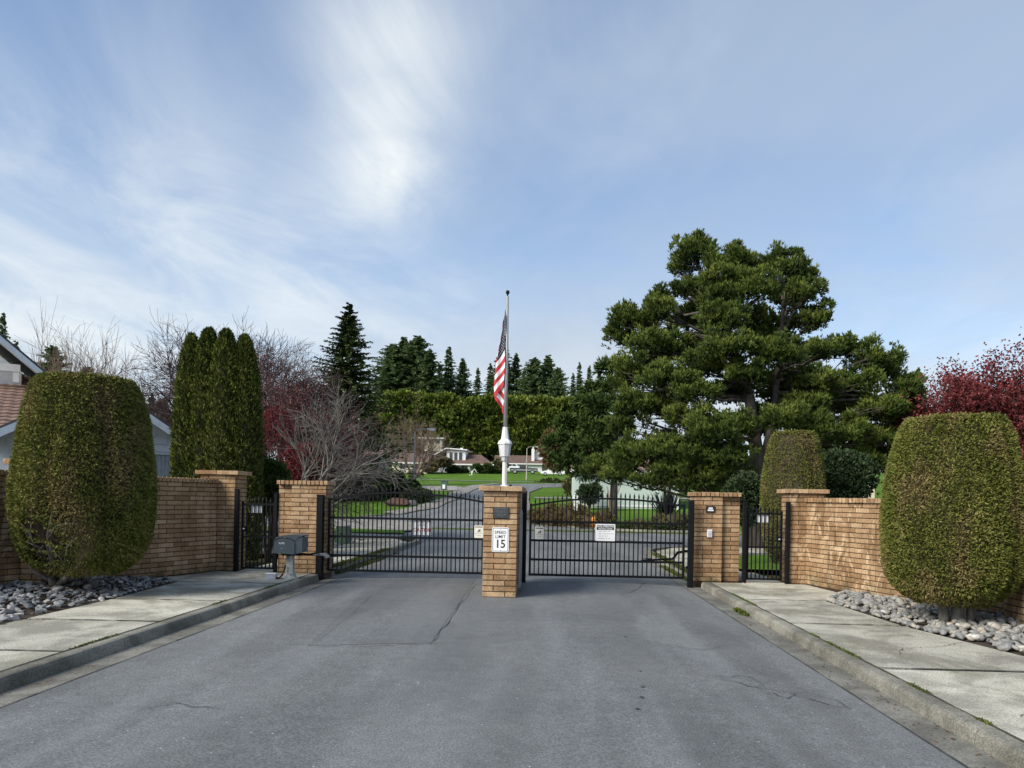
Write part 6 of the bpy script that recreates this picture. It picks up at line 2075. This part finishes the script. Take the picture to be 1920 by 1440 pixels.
MB().prism([(0, zE), (5, zR), (5, zR + 0.15), (0, zE + 0.15)], e0[0], e1[0], 'x').build('roof', 'roof_red', hb_)
MB().prism([(10, zE), (5.01, zR), (5.01, zR + 0.15), (10, zE + 0.15)], e0[0], e1[0], 'x').build('roof', 'roof_red', hb_)
MB().box(e0[0], e1[0], -0.1, -0.01, zE - 0.1, zE + 0.12).build('fascia', 'white_paint', hb_)
g0, g1 = K(952, 890)[0], K(989, 870)
gd = MB().box(g0, g1[0], 0.52, 0.595, -0.4, g1[1] - 0.3).build('garage_door', 'car_white', hb_)
for i in range(4):
    w = (g1[0] - g0) / 4
    MB().box(g0 + i * w + 0.2, g0 + (i + 1) * w - 0.2, 0.49, 0.515, g1[1] - 1.05, g1[1] - 0.65).build('pane', 'window_blue', gd)
for i in range(5):
    x = K(992 + i * 5, 880)[0]
    MB().box(x - 0.05, x + 0.05, 0.555, 0.595, -0.5, zE - 0.1).build('batten', 'white_paint', hb_)
c0, c1 = K(996, 866), K(1002, 841)
MB().box(c0[0], c1[0], 1.5, 2.3, c0[1], c1[1]).build('chimney', 'white_paint', hb_)
MB().box(c0[0] + 0.2, c1[0] - 0.2, 1.7, 2.1, c1[1] + 0.005, c1[1] + 0.45).build('chimney_pot', 'white_paint', hb_)
u0, u1 = K(1003, 861), K(1046, 845)
MB().box(u0[0], u1[0], 2.4, 7, u0[1] - 0.8, u1[1]).build('dormer', 'siding_white', hb_)
MB().box(u0[0] - 0.3, u1[0] + 0.3, 2.0, 7.4, u1[1] + 0.005, u1[1] + 0.2).build('dormer_roof', 'siding_tan', hb_)
q0, q1 = K(1009, 856), K(1016, 851)
window(hb_, q0[0], q1[0], q0[1], q1[1], 2.39, 3)
hc_, K = far_house('house', 'small white upper house among the bare tan tree branches', 805, 176)
e0, e1, rt = K(784, 832), K(832, 832), K(808, 819)
MB().box(e0[0] + 0.5, e1[0] - 0.5, 0.5, 8, -0.8, e0[1] + 1.2).build('wall', 'siding_cream', hc_)
MB().box(e0[0] - 2, e1[0] + 7, -1, 9, e0[1] - 2.0, e0[1] - 1.7).build('roof', 'roof_red', hc_)
MB().box(e0[0], e1[0], -0.2, 8.5, e0[1] + 1.25, e0[1] + 1.5).build('flat_roof', 'white_paint', hc_)
for i in range(3):
    x = e0[0] + 0.9 + i * 1.6
    window(hc_, x, x + 1.1, e0[1] + 0.1, e0[1] + 0.9, 0.49, 1)
hd_, K = far_house('house', 'tan house half hidden by the bare tan tree', 780, 140)
e0 = K(735, 874)
gable(hd_, e0[0], K(800, 874)[0], 0, 9, -0.8, K(735, 866)[1], K(735, 850, 144)[1], 'x', 'siding_cream', 'roof_red')
window(hd_, K(750, 880)[0], K(760, 880)[0], 0.8, 2.0, -0.01, 2)
window(hd_, K(806, 884)[0] - 3, K(806, 884)[0] - 1.6, 0.8, 2.0, -0.01, 2)
he_, K = far_house('house', 'pale green walled house under the pine beyond the far kerb', 1200, 64)
x0_, x1_ = K(1078, 930)[0], K(1272, 930)[0]
gable(he_, x0_, x1_, 0, 9, -0.6, K(1150, 880)[1], K(1150, 846, 68)[1], 'x', 'siding_green', 'roof_brown', 0.6)
MB().box(x0_ + 0.05, x1_ - 0.05, -0.045, -0.004, 0.15, 0.30).build('sill_board', 'white_paint', he_)
MB().box(x1_ - 0.12, x1_ + 0.02, -0.03, 0.1, -0.4, K(1150, 880)[1] - 0.35).build('corner_board', 'white_paint', he_)
hf_, K = far_house('house', 'cream gabled house glimpsed through the pine branches', 1610, 62)
gable(hf_, K(1590, 930)[0], K(1640, 930)[0], 0, 7, -0.5, K(1600, 876)[1], K(1615, 850)[1], 'y', 'siding_cream', 'roof_brown', 0.4)
window(hf_, K(1606, 900)[0], K(1618, 900)[0], 1.0, 2.1, -0.01, 1)
hg_, K = far_house('house', 'light blue house behind the spruce trunk', 650, 88)
gable(hg_, K(560, 910)[0], K(700, 910)[0], 0, 8, -0.5, K(650, 862)[1], K(650, 842, 92)[1], 'x', 'fascia_blue', 'roof_brown', 0.5)
for px in (598, 625, 668):
    window(hg_, K(px, 890)[0], K(px + 14, 890)[0], 1.0, 2.2, -0.01, 2)

# ------------------------------------------------------------------ street lamps, boxes, hydrant, marker
def street_lamp(label, px, ytop, ybase, Y, side=1):
    b_ = P(px, ybase, Y)
    zb = hz(Y)
    tz = P(px, ytop, Y).z - zb
    o = thing('street_lamp', label, 'street lamp', (b_.x, Y, zb))
    MB().lathe([(0.13, -0.1), (0.12, 0.3), (0.10, 0.32), (0.065, tz - 0.4), (0.06, tz - 0.3)], 10).build('pole', 'lamp_pole', o, smooth=True)
    MB().tube([(0, 0, tz - 0.4), (0.25 * side, 0, tz - 0.1), (0.9 * side, 0, tz), (1.4 * side, 0, tz + 0.02)], [0.05, 0.042, 0.036, 0.036], 7).build('arm', 'lamp_pole', o, smooth=True)
    MB().prism([(1.25 * side, tz - 0.06), (2.05 * side, tz - 0.10), (2.05 * side, tz + 0.0), (1.75 * side, tz + 0.09), (1.25 * side, tz + 0.06)], -0.13, 0.13, 'y').build('lamp_head', 'galvanised', o)
    MB().box(min(1.5 * side, 1.95 * side), max(1.5 * side, 1.95 * side), -0.09, 0.09, tz - 0.16, tz - 0.105).build('lens', 'lamp_glass', o)
street_lamp('street lamp on the left rising through the bare tan tree', 776, 804, 930, 74)
street_lamp('street lamp on the far lawn beside the dark pickup', 987, 837, 903, 118)
UT = 'green utility cabinet in the rock patch inside the gate'
for i, (px, py, Y, w, h) in enumerate(((607, 1030, 24.6, 0.55, 0.80), (630, 1014, 27.5, 0.42, 0.50), (643, 1014, 27.0, 0.42, 0.72))):
    lb = ('green utility cabinet right behind the black gate post', 'lowest green utility cabinet in the rock patch inside the gate', 'green utility cabinet with pale lid in the rock patch')[i]
    p = P(px, py, Y)
    o = thing('utility_cabinet', lb, 'utility cabinet', (p.x, Y, 0.0))
    MB().bbox(-w / 2, w / 2, -w / 2, w / 2, -0.1, h, 0.02).build('case', 'utility_green', o)
    MB().bbox(-w / 2 - 0.02, w / 2 + 0.02, -w / 2 - 0.02, w / 2 + 0.02, h + 0.002, h + 0.06, 0.015).build('lid', 'pedestal_grey' if i == 2 else 'utility_green', o)
    MB().box(-0.03, 0.03, -w / 2 - 0.03, -w / 2 - 0.004, h * 0.6, h * 0.7).build('latch', 'black_metal', o)
rock_bed('rock_patch', [(-7.35, 22.5), (-7.35, 29.5), (-7.9, 30.6), (-11, 30.6), (-11, 22.5)], lambda x, y: 0.05, 'stone_slate', False, 120, 160, 0.09, 0.16, 41, lambda x, y: x > -9)
hp_ = P(1113, 993, 46.2)
hy = thing('fire_hydrant', 'orange yellow fire hydrant at the far kerb among heather', 'hydrant', (hp_.x, 46.2, hz(46.2)))
MB().lathe([(0.20, -0.1), (0.20, 0.04), (0.13, 0.06), (0.12, 0.52), (0.16, 0.54), (0.16, 0.60)], 12).build('barrel', 'hydrant_orange', hy, smooth=False)
MB().lathe([(0.15, 0.602), (0.14, 0.68), (0.09, 0.76), (0.04, 0.79), (0.035, 0.87), (0.0, 0.88)], 12).build('bonnet', 'hydrant_orange', hy, smooth=True)
for s_ in (-1, 1):
    MB().tube([(0.10 * s_, 0, 0.46), (0.24 * s_, 0, 0.46)], [0.07, 0.07], 10).build('outlet', 'hydrant_orange', hy)
MB().tube([(0, -0.10, 0.40), (0, -0.24, 0.40)], [0.09, 0.09], 10).build('outlet', 'hydrant_orange', hy)
mk_ = P(1079, 957, 47.0)
mk = thing('marker_post', 'white marker board post standing in the heather mounds', 'marker post', (mk_.x, 47.0, hz(47.0)))
zt_ = P(1079, 929, 47.0).z - hz(47.0)
MB().bbox(-0.13, 0.13, -0.02, 0.02, zt_ - 0.95, zt_, 0.008).build('board', 'sign_white', mk)
MB().box(-0.05, 0.05, 0.022, 0.08, -0.3, zt_ - 0.1).build('stake', 'bark_tan', mk)
for i, (z, w) in enumerate(((0.12, 0.06), (0.38, 0.04), (0.52, 0.05), (0.78, 0.07))):
    MB().box(-w, w, -0.024, -0.0205, zt_ - z - 0.04, zt_ - z).build('print_line', 'sign_black', mk)
# kerbside bins by the uphill drive
bn = P(833, 917, 86)
o = thing('recycling_bin', 'dark green bin with white front at the uphill drive', 'bin', (bn.x, 86, hz(86) + 0.08))
MB().prism([(-0.34, 0), (0.34, 0), (0.40, 0.95), (-0.40, 0.95)], -0.35, 0.35, 'y').build('tub', 'utility_green', o)
MB().bbox(-0.43, 0.43, -0.40, 0.42, 0.955, 1.05, 0.03).build('lid', 'utility_green', o)
MB().bbox(-0.16, 0.16, -0.42, -0.41, 0.12, 0.60, 0.003).build('panel', 'sign_white', o)
for i in range(3):
    bn = P(843 + i * 5, 916, 85 - 0.3 * i)
    o = thing('crate', ('grey open crate next to the dark green bin', 'middle grey open crate of the row by the uphill drive', 'grey open crate at the road end of the row')[i], 'crate', (bn.x, 85 - 0.3 * i, hz(85) + 0.09), 0, 'crates by the uphill drive')
    for x in (-0.24, 0.24):
        MB().box(x - 0.02, x + 0.02, -0.2, 0.2, 0, 0.55).build('side', 'sign_grey', o)
    MB().box(-0.22, 0.22, -0.2, -0.17, 0.05, 0.50).build('front', 'sign_grey', o)
    MB().box(-0.22, 0.22, 0.17, 0.2, 0.05, 0.50).build('back', 'sign_grey', o)
    MB().box(-0.22, 0.22, -0.168, 0.168, 0.0, 0.04).build('bottom', 'sign_grey', o)
# white easel-like frame on the far lawn
bn = P(889, 890, 136)
o = thing('lawn_ornament', 'white arched lawn ornament on the far lawn', 'ornament', (bn.x, 136, hz(136)))
MB().tube([(-0.55, 0, -0.1), (-0.2, 0, 0.9), (0.0, 0, 1.15), (0.25, 0, 0.95), (0.45, 0, 0.5)], [0.07, 0.09, 0.10, 0.08, 0.04], 7).build('frame', 'white_paint', o)
MB().lathe([(0.4, -0.05), (0.4, 0.08), (0.3, 0.12)], 10, (-0.55, 0, 0)).build('base', 'pedestal_grey', o)

# ------------------------------------------------------------------ parked vehicles
def wheels(o, xs_, r_, w, y0, y1, hub='galvanised'):
    for x in xs_:
        for y in (y0, y1):
            t = MB()
            t.tube([(x, y - w / 2, r_), (x, y + w / 2, r_)], r_, 16)
            ty = t.build('wheel', 'rubber', o)
            MB().tube([(x, y - w / 2 - 0.015, r_), (x, y + w / 2 + 0.015, r_)], r_ * 0.62, 12).build('rim', hub, ty)
def vehicle(name, label, cat, px, py, Y, rz, side, top, body_mat, roof_mat, length, wdt, wx, wr, glassx, extra=None):
    p = P(px, py, Y)
    o = thing(name, label, cat, (p.x, Y, hz(Y) + 0.03), rz)
    MB().prism(side, -wdt / 2, wdt / 2, 'y').build('body', body_mat, o)
    MB().prism(top, -wdt / 2 + 0.08, wdt / 2 - 0.08, 'y').build('cabin', roof_mat, o)
    for a in glassx:
        MB().prism(a, -wdt / 2 + 0.066, wdt / 2 - 0.066, 'y').build('side_window', 'window_glass', o)
    wheels(o, wx, wr, 0.24, -wdt / 2 + 0.10, wdt / 2 - 0.10)
    xf = max(q[0] for q in side)
    xb_ = min(q[0] for q in side)
    for y in (-wdt / 2 + 0.25, wdt / 2 - 0.25):
        MB().bbox(xf - 0.02, xf + 0.03, y - 0.14, y + 0.14, 0.72, 0.90, 0.02).build('headlight', 'lamp_glass', o)
        MB().bbox(xb_ - 0.03, xb_ + 0.02, y - 0.08, y + 0.08, 0.75, 1.0, 0.02).build('tail_light', 'sign_red', o)
    MB().bbox(xf - 0.05, xf + 0.10, -wdt / 2 + 0.05, wdt / 2 - 0.05, 0.42, 0.60, 0.03).build('bumper', 'car_silver', o)
    return o
vehicle('pickup_truck', 'dark pickup truck with silver lower side parked before the garage house', 'pickup', 982, 893, 148, 0.0,
        [(-2.75, 0.55), (-2.1, 0.42), (2.2, 0.42), (2.72, 0.55), (2.75, 0.98), (2.55, 1.10), (0.95, 1.16), (-0.85, 1.16), (-0.86, 1.12), (-2.75, 1.12)],
        [(-0.85, 1.163), (0.95, 1.163), (0.25, 1.78), (-0.70, 1.80)], 'car_dark', 'car_dark', 5.5, 1.9, (-1.75, 1.72), 0.40, [[(-0.72, 1.22), (-0.05, 1.22), (-0.05, 1.70), (-0.62, 1.72)], [(0.02, 1.22), (0.78, 1.22), (0.24, 1.70), (0.02, 1.70)]])
o = bpy.data.objects['pickup_truck']
MB().box(-2.6, 2.6, -0.965, -0.952, 0.62, 0.86).build('side_stripe', 'car_silver', o)
vehicle('van', 'white van parked on the drive of the garage house', 'van', 958, 889, 158, 0.0,
        [(-2.3, 0.5), (-1.9, 0.4), (1.9, 0.4), (2.25, 0.5), (2.3, 0.95), (1.7, 1.12), (-2.3, 1.12)], [(-2.28, 1.123), (1.62, 1.123), (0.95, 1.85), (-2.15, 1.9)], 'car_white', 'car_white', 4.6, 1.9, (-1.45, 1.4), 0.36,
        [[(-2.0, 1.22), (-1.0, 1.22), (-1.0, 1.68), (-1.95, 1.68)], [(-0.9, 1.22), (0.2, 1.22), (0.2, 1.68), (-0.9, 1.68)], [(0.3, 1.22), (1.3, 1.22), (0.88, 1.68), (0.3, 1.68)]])
vehicle('sedan', 'white sedan parked half behind the rust tinged conifer', 'car', 1036, 898, 140, math.pi,
        [(-2.3, 0.45), (-1.9, 0.32), (1.9, 0.32), (2.25, 0.42), (2.3, 0.72), (1.2, 0.92), (-1.7, 0.98), (-2.28, 0.9)], [(-1.6, 0.983), (1.15, 0.925), (0.35, 1.40), (-0.95, 1.42)], 'car_white', 'car_white', 4.6, 1.8, (-1.4, 1.4), 0.32,
        [[(-1.25, 1.02), (-0.35, 1.0), (-0.35, 1.34), (-0.9, 1.35)], [(-0.28, 1.0), (0.85, 0.98), (0.3, 1.33), (-0.28, 1.34)]])
